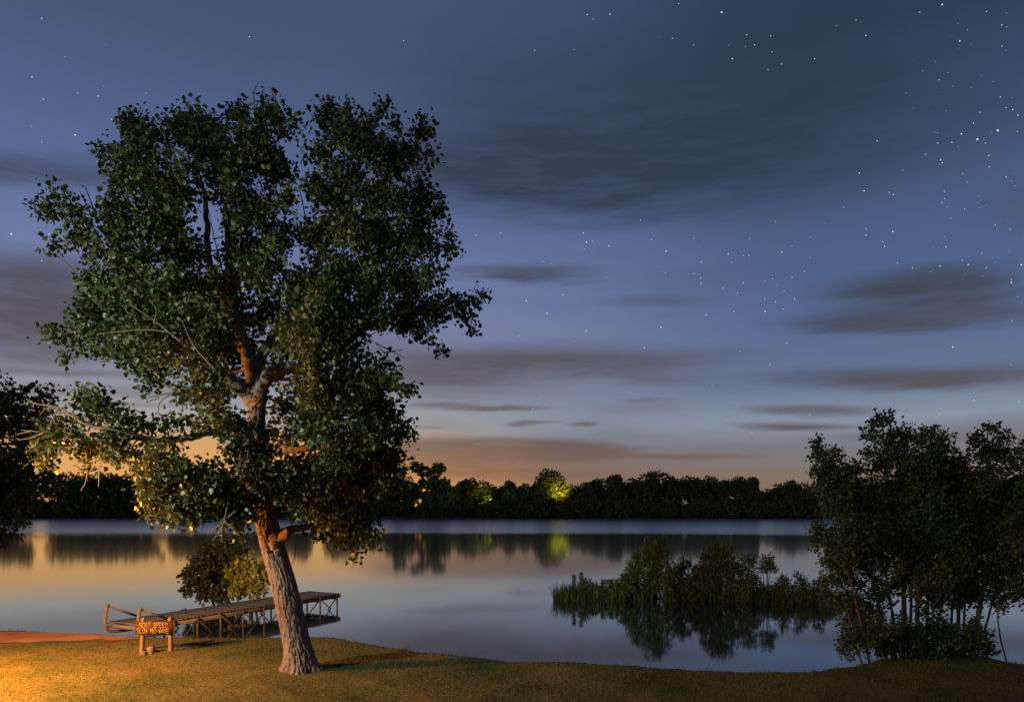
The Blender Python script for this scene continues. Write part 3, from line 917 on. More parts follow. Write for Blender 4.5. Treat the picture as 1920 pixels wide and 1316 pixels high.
# ------------------------------------------------------------------ other trees and shrubs near the camera
def px_tree(name, label, cat, stems, clumps_px, depth, leafm, barkm, leaf, per_tip=9, tips=40, tip_r=0.12, group=None, spread=0.8, shape=LEAF_ROUND, gz=None, droop=0.3, tw_r=0.005, crown_k=1.0, stem_k=1.0, wob=0.0):
    """stems: lists of (px,py,radius px); first point is the foot"""
    x0 = (stems[0][0][0] - 960) / F * depth
    z0 = H(x0, depth) if gz is None else gz
    root = thing(name, (x0, depth, z0 - 0.06), label, cat, group)
    O = Vector((x0, depth, z0 - 0.06))
    k = depth / F
    skel, rads = [], []
    for i, s in enumerate(stems):
        dd = random.uniform(-.35, .35) * spread if i else 0.0
        pp = []
        for j, (a, b, w) in enumerate(s):
            t = j / max(1, len(s) - 1)
            p = P(a + (random.uniform(-wob, wob) if j else 0), b, depth + dd * (0.5 + 0.5 * t)) - O
            if j == 0:
                wx = p.x + O.x
                p.z = (H(wx, depth + dd * .5) if gz is None else gz) - 0.06 - O.z
            pp.append(p)
        sp = spline(pp, 5)
        rr = lerp_list([w * k * stem_k for a, b, w in s], 5)
        m = MB(); m.tube(sp, rr, 8)
        obj('trunk' if i == 0 else 'stem', m.mesh('trunk', True), barkm, root)
        skel += sp[len(sp) // 3:]; rads += rr[len(sp) // 3:]
    cl = []
    for c in clumps_px:
        dd = (c[3] if len(c) > 3 else random.uniform(-1, 1)) * spread
        w = c[2] * crown_k / F * (depth + dd)
        cl.append((tuple(P(c[0], c[1], depth + dd) - O), (w, w, w)))
    br = MB()
    connect(skel, rads, cl, br, 4, 0.7, 0.007)
    v, f, tw = foliage(cl, leaf, per_tip, tip_r, tips, shape, droop, tw_r)
    if br.n:
        tag(obj('branches', br.mesh('branches', True), barkm, root), kind='stuff')
    tag(obj('twigs', tw.mesh('twigs'), barkm, root), kind='stuff')
    tag(obj('crown', np_mesh('crown', v, f), leafm, root), kind='stuff')
    return root


G = 'waterside saplings on the right bank'
W, DB = MAT['willow_leaf'], MAT['dark_bark']
px_tree('bank_sapling', 'low crowned leaning sapling at the left edge of the right-hand thicket', 'tree',
        [[(1662, 1225, 6), (1645, 1130, 5), (1612, 1000, 4.5), (1578, 900, 3), (1545, 840, 1.5)], [(1672, 1225, 4), (1668, 1150, 3.5), (1655, 1060, 2.5), (1640, 1000, 1.5)]],
        [(1533, 832, 11), (1535, 850, 16), (1545, 875, 24), (1570, 848, 14), (1575, 885, 28), (1593, 925, 32), (1543, 905, 17), (1562, 945, 28), (1608, 880, 17), (1530, 880, 10), (1600, 965, 30), (1570, 915, 30)], 18.3, W, DB, 0.074, 12, 105, group=G, crown_k=1.06, stem_k=.62, wob=5.0)
px_tree('waterside_bush', 'bushy low growth filling the left foot of the right-hand thicket down to the water', 'shrub',
        [[(1632, 1228, 5), (1612, 1150, 4), (1590, 1080, 3), (1570, 1020, 2)], [(1622, 1230, 4), (1600, 1190, 3), (1590, 1150, 2)]],
        [(1545, 998, 22), (1532, 1015, 14), (1578, 1015, 30), (1560, 1050, 26), (1592, 1075, 32), (1556, 1090, 20), (1545, 1120, 14), (1596, 1130, 28), (1612, 1170, 30), (1597, 1200, 24), (1602, 1000, 32), (1632, 1195, 26), (1600, 1040, 36), (1585, 1215, 14), (1640, 1150, 22), (1530, 990, 10)], 17.9, W, DB, 0.074, 12, 105, group=G, crown_k=1.06, stem_k=.62, wob=5.0)
px_tree('bank_sapling', 'tall sapling whose narrow top is the highest of the right-hand thicket', 'tree',
        [[(1692, 1224, 8), (1690, 1110, 7), (1684, 1000, 5.5), (1668, 900, 4), (1655, 795, 1.5)], [(1700, 1224, 5), (1706, 1120, 4), (1700, 1020, 3), (1690, 940, 2)], [(1680, 1224, 4), (1672, 1150, 3), (1650, 1080, 2)]],
        [(1645, 790, 15), (1660, 787, 13), (1638, 815, 17), (1672, 828, 24), (1697, 815, 17), (1652, 868, 26), (1624, 852, 11), (1692, 862, 30), (1640, 918, 30), (1672, 945, 38), (1622, 968, 30), (1650, 1008, 40), (1692, 1000, 40), (1662, 1058, 34), (1630, 1055, 28), (1640, 1105, 22), (1665, 1110, 20), (1690, 1085, 22), (1700, 920, 36), (1660, 985, 40), (1710, 1050, 20)], 18.9, W, DB, 0.074, 12, 105, group=G, crown_k=1.06, stem_k=.62, wob=5.0)
px_tree('bank_sapling', 'full rounded sapling in the middle of the right-hand thicket', 'tree',
        [[(1722, 1224, 7), (1722, 1120, 6), (1728, 1000, 5), (1740, 880, 3.5), (1742, 808, 1.5)], [(1738, 1226, 5), (1745, 1130, 4), (1765, 1040, 3), (1770, 960, 2)], [(1752, 1226, 4), (1768, 1140, 3), (1785, 1060, 2)]],
        [(1742, 815, 18), (1720, 825, 14), (1762, 830, 22), (1730, 858, 32), (1772, 868, 28), (1720, 908, 34), (1762, 918, 40), (1742, 958, 40), (1722, 1028, 40), (1772, 1000, 40), (1742, 1058, 40), (1732, 1105, 26), (1715, 1075, 30), (1755, 1100, 28), (1760, 1135, 16), (1730, 1140, 14), (1782, 1058, 34), (1780, 1110, 22), (1745, 1000, 45), (1795, 950, 36), (1735, 890, 36)], 18.5, W, DB, 0.074, 12, 105, group=G, crown_k=1.06, stem_k=.62, wob=5.0)
px_tree('bank_sapling', 'shorter dark sapling filling the notch right of the middle of the thicket', 'tree',
        [[(1795, 1224, 6), (1797, 1120, 5), (1802, 1000, 4), (1805, 875, 2)], [(1780, 1226, 4), (1785, 1130, 3.5), (1790, 1050, 2.5)], [(1806, 1226, 4), (1812, 1130, 3), (1825, 1050, 2)]],
        [(1800, 868, 17), (1788, 888, 26), (1816, 900, 28), (1800, 948, 38), (1822, 998, 38), (1802, 1048, 38), (1832, 1058, 34), (1792, 1098, 22), (1805, 985, 42), (1815, 1100, 26), (1800, 1130, 18), (1830, 1115, 22)], 19.0, W, DB, 0.074, 12, 105, group=G, crown_k=1.06, stem_k=.62, wob=5.0)
px_tree('bank_sapling', 'tall sapling with a leaning right foot near the right edge of the thicket', 'tree',
        [[(1822, 1224, 8), (1838, 1150, 7), (1850, 1050, 5), (1856, 950, 4), (1855, 808, 1.5)], [(1832, 1226, 4), (1860, 1140, 3), (1880, 1060, 2)]],
        [(1854, 804, 13), (1834, 822, 13), (1875, 818, 14), (1846, 848, 25), (1880, 848, 22), (1856, 888, 32), (1832, 928, 34), (1882, 928, 34), (1860, 978, 40), (1872, 1038, 38), (1900, 1000, 34), (1862, 1095, 26), (1892, 1085, 22), (1880, 1130, 14)], 18.4, W, DB, 0.074, 12, 105, group=G, crown_k=1.06, stem_k=.62, wob=5.0)
px_tree('bank_sapling', 'sapling cut by the right edge of the picture', 'tree',
        [[(1945, 1246, 7), (1935, 1120, 5), (1925, 980, 4), (1918, 840, 1.5)]],
        [(1918, 835, 13), (1908, 862, 15), (1930, 898, 34), (1906, 940, 28), (1922, 998, 38), (1902, 1058, 28), (1926, 1105, 30), (1940, 850, 20), (1960, 940, 50), (1970, 1030, 55), (1905, 1105, 14)], 18.0, W, DB, 0.074, 12, 105, group=G, crown_k=1.06, stem_k=.62, wob=5.0)
for i, (a, b, r, lb) in enumerate([(1688, 1180, 26, 'waist-high leafy shrub left of the middle of the right-hand thicket'), (1768, 1178, 28, 'waist-high leafy shrub right of the middle of the right-hand thicket'), (1826, 1182, 24, 'waist-high shrub before the leaning stem of the right-hand thicket'), (1716, 1196, 20, 'shrub between the two waist-high shrubs of the right-hand thicket'), (1660, 1200, 24, 'knee-high shrub between the leftmost stems of the right-hand thicket'), (1735, 1212, 22, 'knee-high shrub under the middle of the right-hand thicket'),
                                   (1800, 1210, 20, 'knee-high shrub by the close-set stems right of the thicket middle'), (1850, 1212, 12, 'small shrub at the right foot of the right-hand thicket')]):
    px_tree('understory_shrub', lb, 'shrub', [[(a, 1228, 3), (a + 2, 1215, 2), (a + 4, 1200, 1)]],
            [(a - r * .7, b, r * .8), (a + r * .7, b + 3, r * .7), (a, b - r * .5, r * .7), (a, b + 6, r), (a - r * .3, b + r * .8, r * .6), (a + r * .9, b + r * .7, r * .6)], 18.0 + .1 * i, W, DB, 0.066, 11, 80, group='shrubs under the right-hand thicket')

# trailing bare stem right of the thicket
px_tree('bare_sapling', 'thin bare curved stem right of the right-hand thicket', 'sapling',
        [[(1895, 1236, 1.6), (1878, 1205, 1.5), (1872, 1170, 1.3), (1868, 1130, 1)]], [(1868, 1132, 10), (1872, 1145, 7)], 17.9, W, DB, 0.07)

# dark tree reaching in from the left edge
px_tree('left_bank_tree', 'dark reddish tree reaching in at the left edge of the picture', 'tree',
        [[(-70, 1100, 22), (-60, 950, 18), (-45, 850, 14), (-10, 780, 8), (20, 735, 3)], [(-60, 950, 12), (-20, 890, 8), (40, 840, 5), (80, 780, 2)]],
        [(0, 745, 36), (45, 745, 26), (82, 738, 22), (60, 780, 34), (15, 800, 50), (95, 765, 13), (70, 810, 36), (20, 860, 50), (65, 870, 42), (-50, 800, 80), (-60, 720, 60), (35, 905, 44), (85, 905, 30), (-40, 900, 70), (0, 950, 40), (45, 945, 30)], 33.0, MAT['dark_leaf'], DB, 0.17, 10, 15, 0.2, spread=1.6, tw_r=0.01)
px_tree('left_bank_bush', 'low reddish brown bush overhanging the water at the left edge', 'shrub',
        [[(-55, 1105, 7), (-40, 1060, 5), (-15, 1020, 3), (10, 995, 1.5)]],
        [(0, 990, 24), (30, 988, 20), (8, 1010, 18), (-30, 1000, 34), (40, 980, 10), (-5, 1022, 10), (-40, 1040, 34)], 31.0, MAT['dark_leaf'], DB, 0.14, 10, 18, 0.16)

# ------------------------------------------------------------------ shrubs in the shallows
def mound(name, path, width, zt, label):
    m = []
    pp = spline([Vector((a, b, 0)) for a, b in path], 6)
    n = len(pp); S = 9
    for i, p in enumerate(pp):
        t = (pp[min(i + 1, n - 1)] - pp[max(i - 1, 0)]).normalized()
        s = Vector((-t.y, t.x, 0))
        w = width * (0.25 + 0.75 * math.sin(math.pi * (i + 0.5) / n) ** 0.6) * (1 + .2 * math.sin(i * 1.9))
        for j in range(S):
            u = j / (S - 1) * 2 - 1
            m.append(tuple(p + s * (u * w) + Vector((0, 0, -0.35 + (0.35 + zt) * (1 - u * u)))))
    idx = np.arange(n * S).reshape(n, S)
    Fq = np.stack([idx[:-1, :-1], idx[:-1, 1:], idx[1:, 1:], idx[1:, :-1]], -1).reshape(-1, 4)
    tag(obj(name, np_mesh(name, np.array(m), Fq, True), MAT['mud']), label, kind='structure')


def wpt(px, d):
    return ((px - 960) / F * d, d)


ISL = [(1042, 32.2), (1120, 32.6), (1230, 32.8), (1340, 32.4), (1450, 31.6), (1540, 31.0), (1640, 30.4)]
mound('islet', [wpt(*p) for p in ISL], 0.7, 0.05, 'low muddy islet under the shrubs in the lake')


def isl_d(px):
    xs = [p[0] for p in ISL]; ds = [p[1] for p in ISL]
    return float(np.interp(px, xs, ds))


IG = 'shrubs on the islet'
IS = [
    (1098, 'low spreading shrub at the left end of the islet', [(1080, 1120, 16), (1105, 1108, 16), (1120, 1112, 14), (1095, 1095, 8), (1060, 1125, 10)], 1100),
    (1155, 'shrub left of the two tall bushes of the islet', [(1150, 1105, 16), (1170, 1098, 16), (1160, 1120, 18), (1178, 1080, 12), (1140, 1118, 12)], 1095),
    (1192, 'thin upright yellowish shrub beside the left tall bush of the islet', [(1190, 1062, 14), (1196, 1045, 10), (1185, 1085, 14), (1200, 1075, 13), (1194, 1105, 16)], 1040),
    (1228, 'tall narrow bush, the left of the two tall ones on the islet', [(1225, 1022, 14), (1215, 1045, 18), (1238, 1040, 18), (1228, 1070, 24), (1222, 1100, 24), (1245, 1090, 16)], 1015),
    (1272, 'airy rounded shrub between the two tall bushes of the islet', [(1262, 1070, 12), (1280, 1062, 14), (1275, 1085, 18), (1265, 1110, 20), (1290, 1105, 18), (1255, 1095, 10)], 1062),
    (1312, 'dense dark shrub left of the right tall bush of the islet', [(1305, 1080, 18), (1322, 1070, 16), (1315, 1100, 24), (1300, 1120, 18), (1325, 1115, 20)], 1070),
    (1350, 'tall broad bush, the right of the two tall ones on the islet', [(1345, 1028, 14), (1330, 1045, 16), (1362, 1042, 16), (1348, 1065, 26), (1370, 1075, 20), (1345, 1100, 28), (1330, 1085, 18), (1375, 1105, 20)], 1020),
    (1398, 'loose green shrub right of the tall broad bush of the islet', [(1390, 1060, 12), (1405, 1050, 12), (1400, 1080, 16), (1412, 1095, 14), (1392, 1110, 18), (1415, 1115, 14)], 1052),
    (1436, 'small lollipop-shaped shrub standing above the reeds of the islet', [(1438, 1053, 12), (1445, 1065, 9), (1430, 1068, 8), (1436, 1110, 12)], 1048),
    (1470, 'cone-shaped shrub near the right end of the islet', [(1470, 1100, 14), (1462, 1115, 14), (1478, 1120, 14), (1468, 1088, 8)], 1092),
    (1502, 'pointed shrub near the right end of the islet', [(1500, 1085, 9), (1503, 1102, 13), (1496, 1120, 14), (1512, 1120, 12)], 1080),
    (1535, 'rounded shrub at the right end of the islet by the bank saplings', [(1530, 1105, 13), (1542, 1118, 14), (1525, 1125, 14), (1552, 1128, 14), (1535, 1092, 7)], 1095),
]
for (bx, lb, cl, top) in IS:
    d = isl_d(bx)
    wl = HZ + CAM_Z * F / d
    st = [[(bx, wl, 2.2), (bx + random.uniform(-3, 3), (wl + top) / 2, 1.6), (cl[0][0], cl[0][1], .8)]]
    for c in cl[1:4]:
        st.append([(bx + random.uniform(-5, 5), wl, 1.5), ((bx + c[0]) / 2, (wl + c[1]) / 2, 1.2), (c[0], c[1], .6)])
    px_tree('islet_shrub', lb, 'shrub', st, cl, d, MAT['islet_leaf'], DB, 0.15, 8, 95, 0.10, IG, 0.4, LEAF_NARROW, gz=0.03, droop=-0.5, tw_r=0.004, crown_k=1.18, stem_k=.7)

# reeds along the islet
def blades(n, posf, hmin, hmax, wid, lean):
    p = np.array([posf() for _ in range(n)], dtype=np.float32)
    h = (hmin + (hmax - hmin) * rng.random(n) ** 1.5).astype(np.float32)
    a = rng.random(n) * 2 * np.pi
    dx = np.stack([np.cos(a), np.sin(a), np.zeros(n)], -1) * wid / 2
    ln = rng.normal(size=(n, 3)) * lean; ln[:, 2] = 0
    up = np.zeros((n, 3)); up[:, 2] = h
    mid = p + up * 0.55 + ln * h[:, None] * 0.35
    tip = p + up + ln * h[:, None]
    v = np.stack([p - dx, p + dx, mid + dx * .8, mid - dx * .8, tip + dx * .1, tip - dx * .1], 1).reshape(-1, 3)
    f = np.array([(0, 1, 2, 3), (3, 2, 4, 5)])[None] + (np.arange(n) * 6)[:, None, None]
    return v, f.reshape(-1, 4)


def reed_pos():
    px = random.uniform(1038, 1610)
    d = isl_d(px) + random.gauss(0, 0.30) * min(1, (px - 1030) / 60)
    if random.random() > .55 + .45 * math.sin(px * .09) * math.sin(px * .037): return reed_pos()
    x, y = wpt(px, d)
    return (x, y, -0.05)


v, f = blades(7500, reed_pos, 0.15, 0.95, 0.026, 0.28)
tag(obj('reeds', np_mesh('reeds', v, f), MAT['reed']), 'reeds growing in the water along the islet', 'reeds', kind='stuff')


def cattail(px, top, label):
    d = isl_d(px)
    x, y = wpt(px, d)
    zt = CAM_Z - (top - HZ) / F * d
    t = thing('spire_plant', (x, y, 0.0), label, 'plant', 'upright plants on the islet')
    m = MB(); m.tube([(0, 0, -.1), (.01, 0, zt * .5), (0, 0, zt)], [.014, .012, .006], 5)
    obj('stem', m.mesh('stem'), DB, t)
    n = 170
    hz = rng.random(n) * .75 + .25
    pos = np.stack([rng.normal(size=n) * .05, rng.normal(size=n) * .05, hz * zt], -1)
    ax = rng.normal(size=(n, 3)) * .4; ax[:, 2] += .9
    v, f = leaves(pos, ax, np.full(n, .12, np.float32), LEAF_NARROW)
    tag(obj('foliage', np_mesh('foliage', v, f), MAT['islet_leaf'], t), kind='stuff')


cattail(1076, 1078, 'thin upright spire, the leftmost above the islet')
cattail(1090, 1075, 'taller upright spire second from the left end of the islet')
cattail(1131, 1088, 'short upright spire left of the shrubs of the islet')
cattail(1145, 1088, 'short upright spire beside the shrubs of the islet')
m = MB(); x, y = wpt(1126, 31.2); m.tube([(0, 0, -0.5), (0.02, 0, .1), (0.05, 0, .62)], [.022, .02, .012], 6)
o = obj('dead_stake', m.mesh('dead_stake'), DB); o.location = (x, y, 0); tag(o, 'thin dead stake standing in the water before the islet', 'stake')

px_tree('dock_shrub', 'dark rounded shrub in the shallows behind the dock', 'shrub',
        [[(418, 1134, 4), (412, 1110, 3), (400, 1070, 2)], [(425, 1134, 3), (430, 1100, 2.5), (440, 1060, 1.5)], [(405, 1134, 3), (390, 1100, 2), (370, 1080, 1.2)]],
        [(352, 1085, 18), (375, 1065, 26), (398, 1040, 26), (408, 1088, 32), (438, 1060, 28), (385, 1108, 18), (436, 1098, 24), (425, 1025, 20), (385, 1030, 16), (350, 1105, 10), (415, 1115, 16), (450, 1035, 16)], 30.6, MAT['dark_leaf'], DB, 0.13, 10, 75, 0.12, gz=-0.3)
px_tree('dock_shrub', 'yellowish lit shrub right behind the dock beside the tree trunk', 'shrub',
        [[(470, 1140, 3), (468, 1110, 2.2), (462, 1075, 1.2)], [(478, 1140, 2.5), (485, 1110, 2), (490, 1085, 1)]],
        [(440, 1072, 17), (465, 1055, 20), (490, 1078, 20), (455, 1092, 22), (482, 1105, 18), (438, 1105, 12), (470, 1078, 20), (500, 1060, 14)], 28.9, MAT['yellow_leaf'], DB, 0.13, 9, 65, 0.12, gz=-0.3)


# ------------------------------------------------------------------ dock
def dock():
    z = 0.60
    A = Vector((-11.62, 21.75)); B = Vector((-7.50, 30.0))
    d = (B - A); Ln = d.length; d.normalize()
    s = Vector((-d.y, d.x)); Wd = 1.62
    ang = math.atan2(d.y, d.x)
    root = thing('boat_dock', (A.x, A.y, 0), 'weathered boat dock with braced legs reaching from the shore into the lake', 'dock', rz=ang)
    # local: x along the dock, y across (0 near edge .. Wd far edge)
    pm = MB(); pm.box((0, 0, 0), (0.142, Wd + .06, 0.036))
    pme = pm.mesh('plank')
    npl = int(Ln / 0.15)
    for i in range(npl):
        p = obj('plank', pme, MAT['dock_deck'], root)
        p.location = (0.08 + i * 0.15, Wd / 2 + random.uniform(-.008, .008), z + random.uniform(-.003, .003))
        p.rotation_euler = (random.uniform(-.006, .006), random.uniform(-.03, .03), random.uniform(-.008, .008))
    for yy in (0.02, Wd - 0.02):
        m = MB(); m.box((Ln / 2, yy, z - 0.105), (Ln, 0.06, 0.165))
        obj('stringer', m.mesh('stringer'), MAT['dock_wood'], root)
    m = MB(); m.box((Ln + .02, Wd / 2, z - .09), (0.05, Wd + .1, .17)); obj('end_board', m.mesh('end_board'), MAT['dock_wood'], root)
    xs = [1.1, 2.0, 2.95, 3.95, 4.95, 5.95, 6.95, 8.0, 9.05]
    for yy in (-0.04, Wd + 0.04):
        for x in xs:
            m = MB(); m.tube([(x, yy, -0.9), (x, yy, 0), (x, yy, z - .03)], [.034, .034, .034], 8)
            obj('leg', m.mesh('leg', True), MAT['dock_steel'], root)
        for i in range(len(xs) - 1):
            a, b = xs[i], xs[i + 1]
            c = (a + b) / 2
            m = MB(); m.beam((a + .03, yy, z - .12 if i % 2 else -.3), (b - .03, yy, -.3 if i % 2 else z - .12), .03, .04)
            obj('brace', m.mesh('brace'), MAT['dock_steel'], root)
            if i in (2, 5, 7):
                m = MB(); m.beam((a + .03, yy - .045, -.3 if i % 2 else z - .12), (b - .03, yy - .045, z - .12 if i % 2 else -.3), .03, .04)
                obj('brace', m.mesh('brace'), MAT['dock_steel'], root)
    for x in xs[1:]:
        m = MB(); m.beam((x, 0, z - .22), (x, Wd, z - .22), .05, .05)
        obj('cross_beam', m.mesh('cross_beam'), MAT['dock_steel'], root)
    # shore end: two uprights with sloping rails and skids
    for yy in (0.0, Wd):
        m = MB(); m.tube([(-.12, yy, z - .28), (-.16, yy, z + .05), (-.10, yy, z + .50), (-.04, yy, z + .56)], [.06, .055, .055, .05], 8)
        obj('end_post', m.mesh('end_post', True), MAT['dock_wood'], root)
        m = MB(); m.beam((-.06, yy, z + .52), (1.02, yy, z + .03), .05, .07)
        obj('sloping_rail', m.mesh('sloping_rail'), MAT['dock_wood'], root)
        m = MB(); m.tube(spline([(-.16, yy, z - .12), (-.02, yy, z - .28), (.28, yy, z - .34), (1.2, yy, z - .38)], 4), [.05] * 13, 8)
        obj('skid', m.mesh('skid', True), MAT['dock_wood'], root)
    m = MB(); m.beam((-.12, 0, z - .08), (-.12, Wd, z - .08), .07, .12); obj('end_board', m.mesh('end_board'), MAT['dock_wood'], root)


dock()


# ------------------------------------------------------------------ sign
STROKES = {  # on a 4 x 6 grid
    'B': [[(0, 0), (0, 6), (3, 6), (4, 5), (4, 4), (3, 3), (0, 3)], [(3, 3), (4, 2), (4, 1), (3, 0), (0, 0)]],
    'O': [[(0, 1), (0, 5), (1, 6), (3, 6), (4, 5), (4, 1), (3, 0), (1, 0), (0, 1)]],
    'A': [[(0, 0), (2, 6), (4, 0)], [(.7, 2), (3.3, 2)]],
    'T': [[(0, 6), (4, 6)], [(2, 6), (2, 0)]],
    'S': [[(4, 5), (3, 6), (1, 6), (0, 5), (0, 4), (1, 3), (3, 3), (4, 2), (4, 1), (3, 0), (1, 0), (0, 1)]],
    'P': [[(0, 0), (0, 6), (3, 6), (4, 5), (4, 4), (3, 3), (0, 3)]],
    'E': [[(4, 6), (0, 6), (0, 0), (4, 0)], [(0, 3), (3, 3)]],
    'D': [[(0, 0), (0, 6), (3, 6), (4, 5), (4, 1), (3, 0), (0, 0)]],
    'L': [[(0, 6), (0, 0), (4, 0)]],
    'W': [[(0, 6), (1, 0), (2, 4), (3, 0), (4, 6)]],
    'N': [[(0, 0), (0, 6), (4, 0), (4, 6)]],
    '-': [[(1, 3), (3, 3)]],
    'K': [[(0, 0), (0, 6)], [(4, 6), (0, 2.6)], [(1.4, 3.6), (4, 0)]],
    ' ': [],
}


def sign():
    d = 18.6
    k = d / F
    x0, x1 = (268 - 960) * k, (319 - 960) * k
    cx = (x0 + x1) / 2
    g = H(cx, d)
    rz = R(3)
    root = thing('notice_sign', (cx, d, g), 'brown wooden notice sign on two posts with yellow routed lettering beside the dock', 'sign', rz=rz)

    def zz(py):
        return CAM_Z - (py - HZ) * k - g
    hw = (x1 - x0) / 2
    for sx, tilt in ((-hw, 0.03), (hw, -0.012)):
        m = MB()
        zt = zz(1158)
        pts = [(sx - tilt, 0, -.3), (sx, 0, zt * .5), (sx + tilt * .6, 0, zt - .03), (sx + tilt * .6, 0, zt)]
        m.tube(pts, [.060, .058, .056, .045], 10)
        obj('post', m.mesh('post', True), MAT['sign_post'], root)
    zt, zb = zz(1163.5), zz(1187.5)
    bw0, bw1 = (258 - 293.5) * k, (326 - 293.5) * k
    y = -0.085
    m = MB()
    c = 0.02
    fr = [(bw0, zb + c), (bw0 + c, zb), (bw1 - c, zb - .01), (bw1, zb + c - .01), (bw1, zt - c), (bw1 - c, zt), (bw0 + c, zt + .005), (bw0, zt - c)]
    V = [(a, y - .02, b) for a, b in fr] + [(a, y + .025, b) for a, b in fr]
    Fc = [(0, 1, 6, 7), (1, 2, 5, 6), (2, 3, 4, 5)] + [(8 + a, 8 + b, 8 + c_, 8 + e) for a, b, c_, e in ((7, 6, 1, 0), (6, 5, 2, 1), (5, 4, 3, 2))]
    for i in range(8):
        j = (i + 1) % 8
        Fc.append((i, 8 + i, 8 + j, j))
    m.add(V, Fc)
    board = obj('board', m.mesh('board'), MAT['sign_board'], root)

    def text(s, px0, px1, py0, py1, slope):
        n = len(s)
        X0, X1 = (px0 - 293.5) * k, (px1 - 293.5) * k
        adv = (X1 - X0) / (n - 0.28)
        w = adv * 0.74
        h = (py1 - py0) * k
        for i, ch in enumerate(s):
            if not STROKES[ch]:
                continue
            m = MB()
            zbase = zz(py1) - slope * i * adv
            for st in STROKES[ch]:
                pt = [Vector((X0 + i * adv + a / 4 * w, y - .021, zbase + b / 6 * h)) for a, b in st]
                for a, b in zip(pt[:-1], pt[1:]):
                    e = (b - a).normalized() * 0.006
                    m.beam(a - e, b + e, 0.008, 0.0125)
            obj('letter', m.mesh('letter'), MAT['sign_letter'], board)
    text('BOAT SPEED', 266, 316.5, 1165.6, 1174.3, 0.008)
    text('SLOW NO-WAKE', 262, 319, 1176.4, 1185.0, 0.010)


sign()


def rock(x, y, s, name, label):
    n, S = 7, 10
    V = []
    seed = random.random() * 50
    for i in range(n):
        th = math.pi * i / (n - 1)
        for j in range(S):
            ph = 2 * math.pi * j / S
            v = Vector((math.sin(th) * math.cos(ph), math.sin(th) * math.sin(ph), math.cos(th)))
            r = 1 + 0.32 * mnoise.noise(v * 1.3 + Vector((seed, 0, 0)))
            V.append((v.x * r * s[0], v.y * r * s[1], v.z * r * s[2]))
    idx = np.arange(n * S).reshape(n, S); i2 = np.roll(idx, -1, axis=1)
    Fq = np.stack([idx[:-1], idx[1:], i2[1:], i2[:-1]], -1).reshape(-1, 4)
    o = obj(name, np_mesh(name, np.array(V), Fq, False), MAT['stone'])
    o.location = (x, y, H(x, y) + s[2] * 0.5)
    o.rotation_euler = (0, 0, random.random() * 3)
    tag(o, label, 'stone', 'stones at the foot of the sign')


rk = 18.35 / F
for px, dy, s, lb in ((281, 0, (.15, .12, .13), 'largest rounded stone between the posts of the sign'), (272, -.15, (.10, .08, .06), 'small stone against the left post of the sign'), (276, -.28, (.09, .07, .05), 'small stone in front of the largest stone at the sign'), (289, -.22, (.07, .06, .045), 'smallest stone right of the stone pile at the sign')):
    rock((px - 960) * rk, 18.42 + dy, s, 'stone', lb)

# ------------------------------------------------------------------ grass
def grass():
    n = 170000
    x = rng.uniform(-18, 15, n); y = 12.6 + rng.random(n) * 10.5
    vis = np.abs(x) < 0.78 * y
    x, y = x[vis], y[vis]
    s = sdist(x, y)
    pn = np.sin(x * 1.9 + 2 * np.sin(y * 1.3)) * np.cos(y * 2.3 + np.sin(x * 1.1)) + 0.6 * np.sin(x * 5.1 + y * 4.3)
    ok = (s > 0.12) & (rng.random(len(x)) < 0.62 + 0.35 * pn)
    inp = (x < -11.4) & (y > 19.75) & (y < 22.1)
    ok &= ~(inp & (rng.random(len(x)) < 0.985))
    x, y, s = x[ok], y[ok], s[ok]
    z = height(x, y) - 0.01
    n = len(x)
    edge = np.exp(-s / 0.3)
    tuft = np.clip(np.sin(x * 7.3 + 3 * np.sin(y * 2.1)) * np.sin(y * 8.7 + 2 * np.sin(x * 3.3)) - 0.35, 0, 1)
    h = (0.016 + 0.05 * rng.random(n) ** 2) * (1 + 1.6 * edge * rng.random(n) + 1.2 * tuft * rng.random(n) + 5 * edge * (rng.random(n) < .08))
    a = rng.random(n) * np.pi
    p = np.stack([x, y, z], -1)
    dx = np.stack([np.cos(a), np.sin(a), 0 * a], -1) * 0.006
    ln = rng.normal(size=(n, 3)) * 0.5; ln[:, 2] = 0
    tip = p + np.stack([0 * h, 0 * h, h], -1) + ln * h[:, None]
    mid = (p + tip) / 2 + np.stack([0 * h, 0 * h, h * .12], -1)
    v = np.stack([p - dx, p + dx, mid + dx * .8, mid - dx * .8, tip + dx * .1, tip - dx * .1], 1).reshape(-1, 3)
    f = np.array([(0, 1, 2, 3), (3, 2, 4, 5)])[None] + (np.arange(n) * 6)[:, None, None]
    tag(obj('grass', np_mesh('grass', v, f.reshape(-1, 4)), MAT['grass']), 'short dry grass covering the near bank', 'grass', kind='stuff')


grass()

# weeds at the water line
for px, py, hgt, lb in ((1527, 1252, .22, 'single small weed at the edge of the bank left of the thicket'),):
    p = px_ground(px, py, 0.38)
    t = thing('weed', (p.x, p.y, H(p.x, p.y) - .02), lb, 'plant')
    m = MB(); m.tube([(0, 0, 0), (.01, 0, hgt * .6), (.02, 0, hgt)], [.012, .010, .005], 5)
    obj('stem', m.mesh('stem'), DB, t)
    n = 24
    pos = np.stack([rng.normal(size=n) * .015, rng.normal(size=n) * .015, (.3 + .7 * rng.random(n)) * hgt], -1)
    ax = rng.normal(size=(n, 3)); ax[:, 2] += .6
    v, f = leaves(pos, ax, np.full(n, .06, np.float32), LEAF_NARROW)
    obj('leaf_tuft', np_mesh('leaf_tuft', v, f), W, t)

# ------------------------------------------------------------------ far shore trees
FARV = {}


